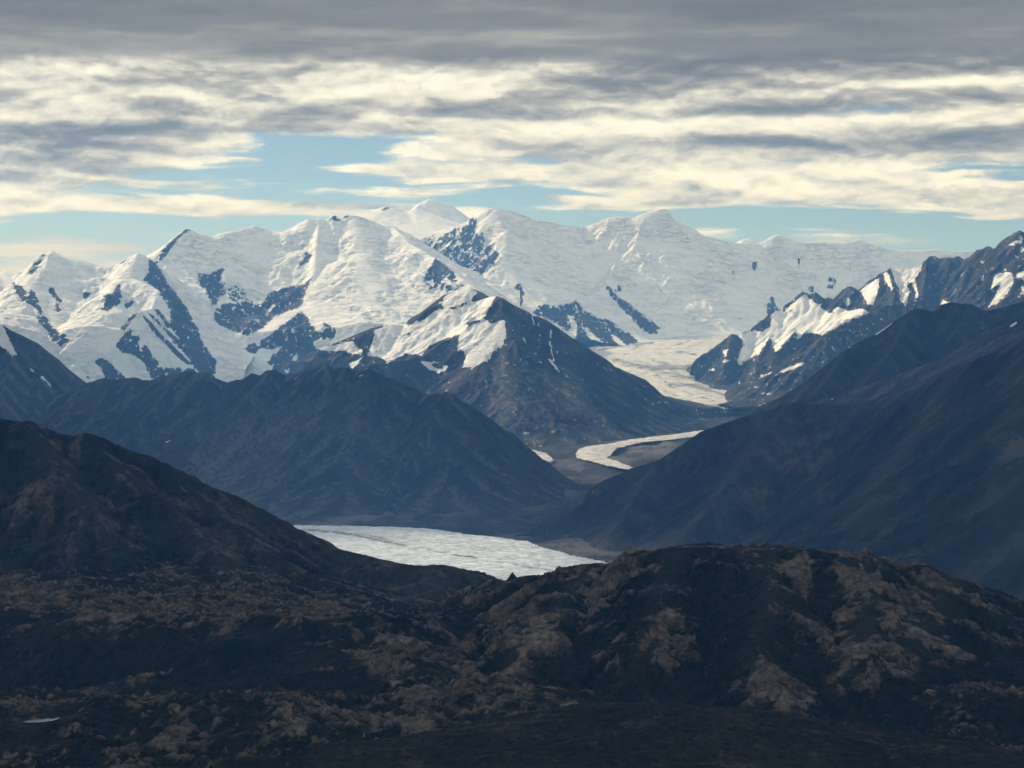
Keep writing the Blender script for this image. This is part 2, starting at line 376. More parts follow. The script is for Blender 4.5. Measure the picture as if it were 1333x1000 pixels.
def tundra(name, dark, green, tan, red, thr=.5, scale=1.0, bump=5.0, gw=1.15):
    """dark shrub and heath; dry tan tundra and bare rock keep to the ribs between shrub filled gullies"""
    m, T, b, P, N = new_mat(name)
    gul = T.attr('gully'); ta = T.attr('tan')
    n1 = T.noise(P, 1 / (260 * scale), 5, .6, .4); n2 = T.noise(T.map(P, (1, .6, 1)), 1 / (60 * scale), 7, .70, .5); n3 = T.noise(T.map(P, (1, .45, 1)), 1 / (12 * scale), 6, .72)
    n4 = T.noise(T.map(P, (1, .45, 1)), 1 / (26 * scale), 6, .70, .6)
    cr = T.m('ABSOLUTE', T.m('SUBTRACT', T.noise(T.map(P, (1, .45, 1)), 1 / (55 * scale), 6, .62, .8), .5))     # shrub filled cracks
    crack = T.ss(cr, .0, .045, 1.0, 0.0)
    base = T.mix(T.ss(n1, .38, .62), T.rgb(dark), T.rgb(green))
    base = T.mix(T.m('MULTIPLY', T.ss(n3, .42, .66), .75), base, T.rgb([c * .35 for c in dark]))
    s = T.m('ADD', T.m('MULTIPLY', ta, .36), T.m('ADD', T.m('MULTIPLY', T.m('SUBTRACT', n1, .5), .7), T.m('ADD', T.m('MULTIPLY', T.m('SUBTRACT', n2, .5), 1.0), T.m('ADD', T.m('MULTIPLY', T.m('SUBTRACT', n4, .5), .7), T.m('MULTIPLY', gul, gw)))))
    s = T.m('SUBTRACT', s, T.m('MULTIPLY', crack, .26))
    tm = T.m('MULTIPLY', T.ss(s, thr - .34, thr + .12), T.ss(n3, .36, .62, 1.0, .30))
    tc_ = T.mix(T.ss(T.noise(P, 1 / (110 * scale), 5, .65), .42, .60), T.rgb(tan), T.rgb(red))
    tc_ = T.mix(T.ss(n4, .40, .64), tc_, T.rgb([c * .48 for c in tan]))
    T.put(b.inputs['Base Color'], T.mix(tm, base, tc_))
    b.inputs['Roughness'].default_value = .95; b.inputs['Specular IOR Level'].default_value = .1
    hb = T.m('ADD', T.m('MULTIPLY', n2, 1.3), T.m('ADD', T.m('MULTIPLY', n4, .8), T.m('SUBTRACT', T.m('MULTIPLY', n3, .7), T.m('MULTIPLY', crack, .5))))
    bp = T.new('ShaderNodeBump'); bp.inputs['Strength'].default_value = 1.0; bp.inputs['Distance'].default_value = bump * scale
    T.put(bp.inputs['Height'], hb); T.l.new(bp.outputs[0], b.inputs['Normal'])
    return m

def glacier_mat(name, ice=(.72, .78, .80), dirt=(.10, .11, .12), scale=1.0, bump=4.0, rot=.3):
    """ice broken by crevasses; debris follows the 'dirt' flow lines"""
    m, T, b, P, N = new_mat(name)
    d = T.attr('dirt')
    n1 = T.noise(T.map(P, (1, .3, 1), rot), 1 / (90 * scale), 6, .66); n2 = T.noise(T.map(P, (.45, 1, 1), rot), 1 / (30 * scale), 6, .68)
    cv = T.m('ABSOLUTE', T.m('SUBTRACT', T.noise(T.map(P, (.4, 1, 1), rot), 1 / (60 * scale), 5, .62, .5), .5)); crev = T.ss(cv, .0, .05, 1.0, 0.0)
    s = T.m('ADD', d, T.m('ADD', T.m('MULTIPLY', T.m('SUBTRACT', n1, .5), 1.1), T.m('MULTIPLY', T.m('SUBTRACT', n2, .5), 1.1)))
    c = T.mix(T.ss(n2, .40, .66), T.rgb(ice), T.rgb([x * .66 for x in ice]))
    c = T.mix(T.m('MULTIPLY', crev, .7), c, T.rgb([x * .45 for x in ice]))
    T.put(b.inputs['Base Color'], T.mix(T.ss(s, .34, .74), c, T.rgb(dirt)))
    b.inputs['Roughness'].default_value = .7; b.inputs['Specular IOR Level'].default_value = .2
    bp = T.new('ShaderNodeBump'); bp.inputs['Strength'].default_value = 1.0; bp.inputs['Distance'].default_value = bump
    T.put(bp.inputs['Height'], T.m('SUBTRACT', T.m('ADD', n2, n1), T.m('MULTIPLY', crev, .4))); T.l.new(bp.outputs[0], b.inputs['Normal'])
    return m

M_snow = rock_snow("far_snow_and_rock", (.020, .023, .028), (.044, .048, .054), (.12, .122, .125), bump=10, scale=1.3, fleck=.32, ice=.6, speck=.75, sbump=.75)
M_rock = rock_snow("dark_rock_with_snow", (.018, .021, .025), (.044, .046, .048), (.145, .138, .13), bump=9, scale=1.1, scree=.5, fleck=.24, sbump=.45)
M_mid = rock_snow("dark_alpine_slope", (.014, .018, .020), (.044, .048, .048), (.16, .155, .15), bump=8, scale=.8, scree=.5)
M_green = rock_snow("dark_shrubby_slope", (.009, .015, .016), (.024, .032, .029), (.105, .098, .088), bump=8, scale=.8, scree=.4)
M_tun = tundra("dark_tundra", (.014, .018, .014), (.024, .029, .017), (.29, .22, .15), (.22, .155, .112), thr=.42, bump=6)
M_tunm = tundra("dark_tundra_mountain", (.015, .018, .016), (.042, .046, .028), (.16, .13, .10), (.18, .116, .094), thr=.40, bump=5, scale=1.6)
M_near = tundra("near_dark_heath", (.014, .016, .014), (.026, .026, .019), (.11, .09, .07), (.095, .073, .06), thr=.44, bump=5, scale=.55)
M_ice = glacier_mat("white_glacier_ice", (.82, .90, .96), scale=.8, bump=7)
M_ice2 = glacier_mat("grey_glacier_ice", (.84, .84, .82), (.16, .17, .18), scale=1.8, bump=8, rot=-.5)

# ------------------------------------------------------------------ valley floor and ground
def grid_plain(name, xr, yr, dx, dy, hfun, mat, attrs=None):
    X, Y = np.meshgrid(np.arange(xr[0], xr[1] + 1, dx), np.arange(yr[0], yr[1] + 1, dy)); X = X.astype(F32); Y = Y.astype(F32)
    Z = hfun(X, Y); a = attrs(X, Y, Z) if attrs else {}
    return build_mesh(name, X, Y, Z, a, mat, (np.abs(X) < np.maximum(Y, 4000) * .265 + 250) if dx < 100 else None)
def valley_h(X, Y):
    return floor_z(Y) - sstep(-X, 1300, 2200) * 600 + fbm(X, Y, 500, 6, .55, 91) * 26 + (ridged(X, Y * .6, 260, 5, .55, 95) - .5) * 22
o = grid_plain("valley_floor", (-7000, 4200), (7000, 27500), 34, 34, valley_h, M_mid,
               lambda X, Y, Z: {'gully': fbm(X, Y * .4, 240, 5, .6, 4) * 1.6, 'snow': np.zeros(X.shape, F32), 'scree': sstep(fbm(X, Y * .35, 600, 5, .55, 44), -.05, .35)})
struct(o, "dark grey moraine covered valley floor between the mountains", "valley floor")
o = grid_plain("ground", (-24000, 24000), (-3000, 46000), 2000, 2000, lambda X, Y: np.full(X.shape, CZ - 760, F32), M_green,
               lambda X, Y, Z: {'gully': np.zeros(X.shape, F32), 'snow': np.zeros(X.shape, F32)})
struct(o, "dark low ground under the whole mountain range", "ground")

# ------------------------------------------------------------------ far snow range
def R(pts, front, back=None, reach=3000, rnd=0, Y=None, blend=0, smooth=0, sdist=0, kx=0):
    return dict(pts=[(p[0], p[1], p[2] if len(p) > 2 else Y) for p in pts], front=front, back=back or front, reach=reach, round=rnd, blend=blend, smooth=smooth, sdist=sdist, kx=kx)

# hazy dome peak far behind
o = mountain("far_peak", (-3100, 0), (30800, 36600), 26, [
    R([(455, 292), (468, 281), (476, 275.5), (487, 272), (494, 275), (503, 269), (515, 272), (520, 277), (530, 275), (542, 272)], .42, Y=35000, rnd=60),
    R([(536, 276, 35600), (549, 263, 36000), (557.5, 259.5, 36000), (567, 261, 36000), (586, 267, 36000), (596, 274, 36000), (609, 284, 36000), (630, 300, 36000)], .92, rnd=40),
    R([(542, 271, 35400), (562, 282, 35000), (591, 295, 34700)], .9, rnd=10)], M_snow, 11,
    rough=(700, 30), ero=(500, 26, 4, 1.4), snow0=1.0, snow=[(.2, [(494, 274), (503, 269), (508, 271), (500, 274)], 3)], floor=False)
struct(o, "hazy rounded snow peak rising furthest behind the white massifs", "mountain")
o = mountain("far_peak", (3300, 4300), (36500, 38000), 20, [R([(950, 320), (962, 314), (969, 311), (980, 311), (986, 316), (998, 322)], .6, Y=37200)], M_snow, 13,
    rough=(500, 20), ero=(400, 20, 3, 1.4), snow0=1.0, snow=[], floor=False)
struct(o, "tiny blue grey peak tip showing behind the dip in the long snow wall", "mountain")

# the long snow wall
D_sky = [(500, 345), (535, 317), (558, 306.6), (566, 303), (580, 297.6), (600, 292), (607, 288), (620, 281), (627, 276), (636, 272), (647, 272), (661, 273), (672, 276), (685, 281), (697, 287),
         (708, 288), (717, 288), (730, 292), (744, 294), (762, 295.5), (776, 290), (793, 283), (803, 282), (823, 284), (834, 279.5), (847, 275), (858, 272.5), (866, 271.5), (870.5, 277.5), (873, 281.5), (879, 287),
         (894, 294), (904, 298), (915, 306), (930, 310), (944, 314), (962, 317), (987, 317), (998, 312), (1007, 307), (1014, 305), (1023, 309), (1040, 315), (1080, 316), (1100, 316), (1119, 311),
         (1132, 317), (1155, 324), (1175, 326), (1200, 326), (1220, 324), (1232, 327), (1252, 327.5), (1267, 326), (1340, 332), (1420, 330)]
def dY(x): return np.interp(x, [500, 560, 640, 760, 860, 1000, 1420], [28600, 29400, 29000, 30000, 29800, 30200, 30500])
o = mountain("snow_wall_mountain", (-1700, 7400), (25800, 31300), 17, [
    R([(x, y, dY(x)) for x, y in D_sky], .80, .7, reach=3600, rnd=12, smooth=900, sdist=330),
    R([(647, 273, 28950), (660, 300, 28550), (668, 340, 27950), (676, 400, 27000), (690, 440, 26500)], .75, rnd=60),
    R([(752, 390, 27750), (775, 408, 27400), (800, 425, 27000), (835, 447, 26500)], .62, rnd=60),
    R([(800, 345, 28500), (790, 371, 28000), (815, 392, 27500), (860, 430, 26900)], .7, rnd=15),
    ], M_snow, 21,
    rough=(600, 70), ero=(440, 74, 5, 1.6), crest=70, kx=1.3, snow0=1.0, snow=[
    (.46, [(535, 318), (560, 306), (600, 292), (620, 282), (619, 297), (632, 305), (648, 330), (640, 346), (612, 372), (600, 363), (580, 345), (562, 335), (549, 327)], 8),
    (0.05, [(640, 336), (647, 327), (649, 332), (643, 342), (630, 353), (615, 369), (605, 366), (620, 352), (632, 341)]),
    (0.1, [(603, 299), (619, 283), (618, 296), (610, 310), (606, 330), (608, 342), (602, 362), (594, 355), (600, 338), (603, 318)]),
    (.25, [(670, 369), (679, 369), (682, 384), (680, 400), (672, 398), (669, 382)]), (.42, [(651, 384), (657, 374), (666, 380), (668, 392), (655, 392)]),
    (.12, [(694, 408), (701, 399), (712, 395), (717, 400), (733, 397), (749, 391), (755, 396), (762, 405), (780, 414), (794, 416), (803, 425), (821, 434), (832, 446), (814, 453), (791, 453), (767, 451), (751, 440), (740, 432), (717, 418)]),
    (.9, [(758, 426), (764, 427), (778, 440), (790, 452), (781, 453), (768, 442)], 3), (.85, [(796, 436), (802, 437), (816, 451), (810, 452), (800, 445)], 3), (.8, [(738, 410), (746, 412), (752, 425), (750, 438), (744, 434), (741, 420)], 4),
    (.7, [(745, 401), (757, 406), (753, 409)], 3),
    (.1, [(789, 371), (795, 374), (803, 385), (815, 392), (833, 407), (846, 417), (860, 427), (855, 433), (847, 436), (836, 429), (822, 413), (806, 398), (793, 384)]), (.25, [(798, 374), (808, 371), (810, 377), (804, 381)]),
    (.1, [(979, 341), (985, 341), (985, 352), (980, 353)], 3), (.05, [(998, 402), (1000, 392), (1005, 386), (1010, 396), (1016, 408), (1000, 415)], 3), (.4, [(952, 352), (957, 350), (955, 358)], 3), (.35, [(1037, 335), (1042, 335), (1041, 352), (1038, 352)], 3), (.4, [(1050, 372), (1060, 370), (1060, 382), (1050, 380)], 4), (.45, [(1078, 360), (1092, 362), (1088, 378), (1074, 376)], 6),
    (.3, [(820, 285), (826, 281), (830, 284)], 2), (.4, [(960, 414), (966, 413), (964, 417)], 2)])
struct(o, "long white snow wall with a small sunlit pointed top above the upper glacier", "mountain")

# central left massif
B_sky = [(196, 350), (205, 334), (216, 321), (227, 312), (235, 305), (243, 298.5), (249.5, 299.5), (259, 305), (277, 308), (290, 303.5), (308, 300), (322, 297), (330.5, 293.5), (342, 297), (355, 301.6), (369, 302.5),
         (380, 297), (394.5, 289), (402, 285), (416, 284), (427, 287), (431, 284), (435, 280.5), (442, 287), (452, 280.5), (462, 280), (476, 287), (490, 292), (510, 294)]
def bY(x): return np.interp(x, [190, 330, 510], [25600, 27000, 27600])
o = mountain("snow_massif", (-4400, 100), (20600, 28300), 17, [
    R([(x, y, bY(x)) for x, y in B_sky], .55, .6, reach=4200, rnd=60, smooth=500),
    R([(510, 294, 27600), (522, 305, 27100), (533, 317, 26700), (549.5, 326, 26300), (562, 334.5, 26000), (567.5, 336, 25900), (580, 346, 25600), (591, 355, 25300), (603.5, 364, 25000), (613, 371, 24800), (634, 388, 24300)], .42, .75, reach=5000, rnd=40),
    R([(330, 294, 27000), (322, 325, 26300), (305, 350, 25600), (293, 350, 25400)], .6, rnd=30),
    R([(416, 284, 27300), (412, 320, 26400), (410, 352, 25600), (406, 362, 25300), (398, 400, 24500), (391, 406, 24300), (360, 445, 23500), (344, 484, 23000)], .55, .55, rnd=15),
    R([(402, 408, 24300), (415, 440, 23700), (425, 462, 23300), (440, 490, 22700)], .6, rnd=20),
    R([(298, 497, 22300), (306, 480, 23000), (320, 464, 23700), (330, 455, 24100)], .22, .3, rnd=120, kx=2.0),
    R([(424, 421, 24100), (432, 440, 23700), (436, 470, 23200)], .6, rnd=20),
    R([(462, 281, 27400), (470, 330, 26200), (478, 375, 25000), (475, 410, 24200)], .42, reach=5000, rnd=250)], M_snow, 31,
    floor=False, extra=lambda X, Y, H: H - np.clip(22900 - Y, 0, None) * .5, rough=(600, 100), ero=(440, 80, 5, 1.6), crest=60, kx=1.4, snow0=1.0, snow=[
    (.08, [(258, 357), (267, 354.5), (272, 357), (293, 347), (288, 359), (290, 370), (294, 381), (281, 396), (276, 396), (268, 384), (269, 377), (259, 372)]),
    (.10, [(279, 402), (294, 395), (308, 395), (324, 390), (333, 397), (342, 395), (349, 383), (367, 376), (380, 371), (394, 370), (407, 360.5), (400, 375), (396, 388), (392, 401), (375, 406), (358, 413), (340, 429), (326, 436), (308, 434), (290, 428), (279, 419)]),
    (.48, [(292, 372), (308, 366), (322, 376), (324, 392), (300, 396)], 8), (.95, [(290, 425), (303, 433), (296, 440), (291, 433)], 3), (.8, [(345, 411), (352, 400), (358, 393), (358, 398), (350, 409)], 2.5), (.6, [(370, 383), (377, 383), (375, 387)], 2),
    (.08, [(340, 442), (353, 433), (373, 419), (391, 406), (400, 411), (404, 422), (413, 431), (419, 433), (419, 424), (423, 420), (436, 428), (438, 435), (432, 444), (420, 440), (409, 446), (413, 457), (425, 462), (450, 515), (338, 515), (350, 490), (355, 479), (348, 472), (352, 466), (366, 452), (353, 458), (339, 452)]),
    (.1, [(315, 454), (322, 450), (330, 446.5), (337, 452), (333, 461), (325, 459)]),
    (.85, [(380, 465), (387, 461), (386, 470), (381, 471)], 3), (.7, [(385, 449), (387, 449), (387, 456), (385, 456)], 2), (.75, [(403, 473), (410, 472), (409, 478), (403, 477)], 2.5), (.7, [(370, 442), (376, 434), (377, 437), (372, 445)], 2),
    (.08, [(387, 347), (394, 336), (400, 327), (402, 331), (408, 328), (404, 339), (396, 345), (390, 347)], 4),
    (.06, [(567, 336), (581, 346), (591, 355), (595, 366), (585, 367), (580, 358), (575, 371), (566, 373), (564, 364), (551, 368), (555, 355), (562, 343)]), (.45, [(548, 366), (566, 372), (590, 366), (604, 368), (612, 372), (585, 382), (560, 378)], 5),
    (.05, [(196, 350), (206, 333), (216, 320), (227, 311), (243, 297), (250, 299), (240, 304.5), (231, 313), (222, 326), (213, 337), (207, 342)], 4),
    (.1, [(429, 287), (435, 279), (442, 287)], 3), (.1, [(441, 288), (452, 279.5), (455, 281)], 2)])
struct(o, "broad white glaciated massif with dark cliff band and one narrow rocky shoulder", "mountain")

# far left snow mountain with the dark rib
o = mountain("snow_mountain", (-6000, -2500), (19600, 25200), 15, [
    R([(-110, 372), (-40, 362), (0, 354), (10, 353), (25, 356), (37, 355), (50, 341), (57, 331), (69, 327), (83, 333), (91, 335), (105, 338), (125, 344), (150, 344.5), (160, 341), (170, 334), (180, 329), (187, 332), (194, 337), (200, 341)], .42, .6, Y=24300, reach=5000, rnd=60, kx=3.4),
    R([(200, 341, 24300), (211, 357, 24000), (223, 375, 23700), (238, 395, 23300), (248, 410, 23000), (254, 429, 22700), (263, 447, 22400), (272, 458, 22200), (279, 472, 21900), (284, 495, 21500)], .75, .9, rnd=8, kx=3.6),
    R([(180, 330, 24300), (172, 362, 23500), (190, 370, 23200), (206, 378, 23000), (220, 402, 22700)], .55, rnd=60),
    R([(206, 378, 23000), (198, 401, 22500), (181, 405.5, 22100), (166, 422, 21800), (150, 450, 21500)], .72, .6, rnd=8),
    R([(181, 405.5, 22100), (190, 440, 21700), (205, 480, 21200)], .7, rnd=10),
    R([(5, 356, 24200), (22, 372, 23700), (40, 394, 23100), (60, 416, 22500), (90, 444, 21800)], .5, rnd=30),
    R([(70, 330, 24200), (70, 375, 23300), (80, 405, 22600)], .5, rnd=50),
    R([(122, 470, 21700), (130, 466, 21600), (140, 468, 21500), (152, 480, 21300), (165, 494, 21000)], .6, rnd=20),
    R([(160, 345, 24200), (150, 385, 23400), (140, 400, 23000)], .5, rnd=60)], M_snow, 41,
    floor=False, extra=lambda X, Y, H: H - np.clip(21700 - Y, 0, None) * .5, rough=(460, 65), ero=(420, 70, 5, 1.6), crest=50, kx=1.5, snow0=1.0, snow=[
    (.08, [(18, 368), (23, 370), (33, 378), (36, 392), (30, 393), (22, 383), (17, 375)]), (.08, [(38, 377), (44, 378), (50, 392), (55, 405), (62, 418), (58, 417), (48, 404), (38, 396), (39, 385)]),
    (.15, [(42, 406), (58, 415), (72, 429), (88, 439), (92, 446), (80, 452), (70, 447), (60, 431), (45, 411)], 6), (.1, [(64, 374), (71, 375), (74, 384), (80, 393), (79, 397), (70, 388), (63, 380)]), (.12, [(60, 398), (71, 402), (72, 395), (80, 402), (78, 408), (68, 405)]),
    (.15, [(107, 384), (115, 377), (118, 383), (113, 389), (107, 388)]), (.06, [(135, 384), (146, 382), (154, 368), (158, 370), (156, 380), (159, 388), (156, 396), (147, 400), (138, 405), (131, 403), (137, 394)]), (.1, [(162, 391), (168, 393), (174, 391), (172, 398), (165, 402), (162, 398)]),
    (.05, [(36, 356), (44, 344), (50, 341), (57, 331), (53, 340), (47, 353), (42, 356)], 4), (.1, [(154, 344), (165, 336), (161, 343)], 3),
    (.04, [(194, 335), (203, 342), (223, 375), (240, 396), (254, 420), (265, 447), (281, 470), (279, 492), (255, 482), (240, 452), (224, 428), (221, 402), (206, 378), (186, 364), (194, 354)], 4),
    (.05, [(199, 402), (207, 403), (222, 424), (219, 427)], 3), (.05, [(192, 407), (200, 412), (240, 451), (263, 477), (257, 477), (235, 455)], 3), (.08, [(186, 411), (191, 413), (230, 455), (250, 475), (243, 475), (221, 455), (196, 428)], 3),
    (.06, [(150, 451), (157, 440), (166, 430), (172, 424), (175, 432), (171, 437), (181, 437), (182, 456), (190, 447), (197, 460), (206, 470), (212, 492), (196, 492), (188, 472), (175, 463), (160, 459)], 4),
    (.06, [(157, 428), (170, 412), (181, 405), (178, 412), (170, 420), (162, 431)], 3), (.1, [(205, 479), (280, 481), (280, 510), (200, 510)], 5),
    (.06, [(123, 470), (130, 466), (140, 468), (150, 478), (160, 488), (167, 496), (140, 496), (132, 482), (126, 474)], 4), (.35, [(108, 478), (115, 484), (118, 494), (112, 494)], 5)])
struct(o, "white snow mountain with bowl shaped glacier and steep dark rock rib", "mountain")

# dark triangular shoulder in front of it
o = mountain("rock_mountain", (-4600, -2300), (14500, 18400), 12, [
    R([(-120, 380), (-40, 405), (2, 421.5), (14, 430), (32, 438), (50, 447), (63, 458), (77, 468), (90, 481), (104, 492), (120, 505), (150, 540), (180, 590)], .62, .7, Y=17200, reach=2600),
    R([(20, 434, 17150), (10, 480, 16400), (0, 530, 15600)], .6), R([(63, 458, 17150), (50, 500, 16400), (40, 560, 15600)], .6), R([(104, 492, 17100), (95, 540, 16300), (80, 590, 15600)], .55)], M_mid, 51,
    rough=(420, 40), ero=(420, 46, 5, 1.6), kx=1.6, snow0=0.0, snow=[
    (1, [(-2, 419), (3, 422), (7, 430), (12, 441), (19, 456), (25, 464), (14, 462), (8, 455), (-2, 449)], 4), (.9, [(35, 476), (40, 478), (46, 484), (44, 485)], 2.5), (1, [(52, 490), (55, 489), (60, 495), (57, 496)], 3), (1, [(62, 498), (65, 498), (66, 503), (63, 502)], 3),
    (.8, [(12, 493), (18, 488), (20, 489), (14, 493)], 2.5), (.7, [(44, 453), (50, 456), (47, 457)], 2), (.7, [(-1, 478), (4, 474), (2, 478)], 2), (.6, [(93, 487), (97, 494), (94, 493)], 2)])
struct(o, "dark blue triangular rock shoulder with one steep snow gully", "mountain")

# ------------------------------------------------------------------ centre and right mountains
o = mountain("pyramid_mountain", (-1650, 1850), (15300, 20200), 12, [
    R([(405, 470, 18500), (414, 455, 18600), (445, 443, 18800), (483, 427.5, 18900), (510, 422, 19000), (533, 425, 19100), (553, 409, 19300), (573, 391, 19400), (580, 383, 19400), (598, 377, 19400), (612, 374, 19400), (625, 380, 19300), (637, 387, 19100), (645, 385, 18900), (654, 388, 18700)], .45, .7, reach=8000, rnd=25),
    R([(654, 388, 18700), (663, 394, 18650), (679, 402, 18550), (688, 406, 18500), (693, 411, 18500), (701, 412, 18500), (712, 417, 18500), (724, 425, 18500), (744, 439, 18500), (767, 454, 18500), (787, 466, 18500), (800, 477, 18500), (816, 484, 18500), (840, 494, 18500), (848, 504, 18500),
       (866, 517, 18500), (881, 524, 18500), (906, 530, 18500), (937, 533, 18600), (985, 540, 18700)], .50, .8, reach=8000, rnd=6),
    R([(679, 402, 18550), (662, 414, 18350), (658, 440, 18050), (655, 470, 17700), (660, 500, 17300), (664, 540, 16800), (660, 580, 16300)], .62, rnd=8),
    R([(658, 440, 18050), (630, 468, 17700), (605, 490, 17300), (570, 520, 16700)], .55, rnd=15),
    R([(598, 436, 18400), (575, 445, 18100), (550, 464, 17700), (520, 470, 17500), (480, 475, 17300), (450, 480, 17200), (420, 490, 17000)], .55, .25, rnd=15),
    R([(744, 439, 18500), (735, 480, 17800), (743, 522, 17200), (748, 556, 16700)], .55, rnd=10), R([(800, 477, 18500), (798, 512, 17800), (806, 545, 17200)], .5, rnd=10),
    R([(866, 517, 18500), (856, 540, 17800), (848, 552, 17400)], .35, rnd=30)], M_rock, 61,
    rough=(420, 38), ero=(360, 58, 5, 1.7), crest=45, kx=1.7, snow0=0.0, snow=[
    (1, [(414, 457), (418, 451), (440, 449), (460, 442), (463, 452), (472, 456), (470, 463), (455, 459), (447, 456), (435, 457)], 4),
    (1, [(480, 463), (484, 447), (488, 430), (510, 420), (533, 423), (550, 417), (570, 403), (590, 402), (610, 395), (632, 387), (646, 384), (640, 395), (634, 405), (630, 415), (640, 421), (657, 416), (659, 432), (655, 447), (645, 455), (635, 468), (620, 477), (600, 480), (607, 465), (603, 458), (595, 455), (597, 443), (598, 435), (590, 438), (575, 443), (560, 450), (548, 463), (528, 460), (518, 466), (505, 472), (495, 465)], 4),
    (1, [(574, 395), (580, 385), (598, 376), (612, 373), (622, 381), (612, 393), (598, 397), (580, 402), (575, 398)], 4), (1, [(547, 471), (558, 470), (568, 472), (583, 475), (580, 482), (572, 485), (560, 482), (552, 476)], 3), (.0, [(562, 475), (570, 473.5), (578, 476), (576, 480), (567, 479)], 3),
    (1, [(453, 473), (463, 470), (470, 465), (465, 475), (458, 480)], 3), (.25, [(470, 446), (482, 430), (484, 431), (476, 449)], 3), (.3, [(528, 433), (535, 433), (535, 437), (529, 437)], 3), (.35, [(600, 420), (618, 412), (628, 420), (612, 428)], 8),
    (1, [(715, 468), (722, 476), (729, 485)], 1.6, 1.0), (.9, [(717, 430), (716, 446), (718, 458), (721, 470)], 1.6, .9), (.8, [(701, 420), (703, 436), (701, 447)], 1.6, .8), (.8, [(693, 411), (695, 422)], 1.6, 1.0), (.75, [(678, 450), (679, 465), (676, 472)], 1.6, .8), (.7, [(667, 428), (669, 434)], 1.5, 1.0), (.7, [(682, 440), (685, 450)], 1.5, .8), (.6, [(736, 488), (748, 497)], 1.6, 1.0), (.7, [(631, 497), (633, 492)], 1.5, 1.0)], scree=[(1.0, [(652, 470), (660, 490), (672, 510), (668, 545), (645, 555), (625, 545), (640, 510)], 14), (.9, [(840, 540), (890, 545), (870, 560), (820, 555)], 12), (.7, [(700, 480), (760, 520), (800, 555), (770, 550), (720, 510)], 16)])
struct(o, "dark pyramid shaped rock mountain with cream snowfield draped over one flank", "mountain")

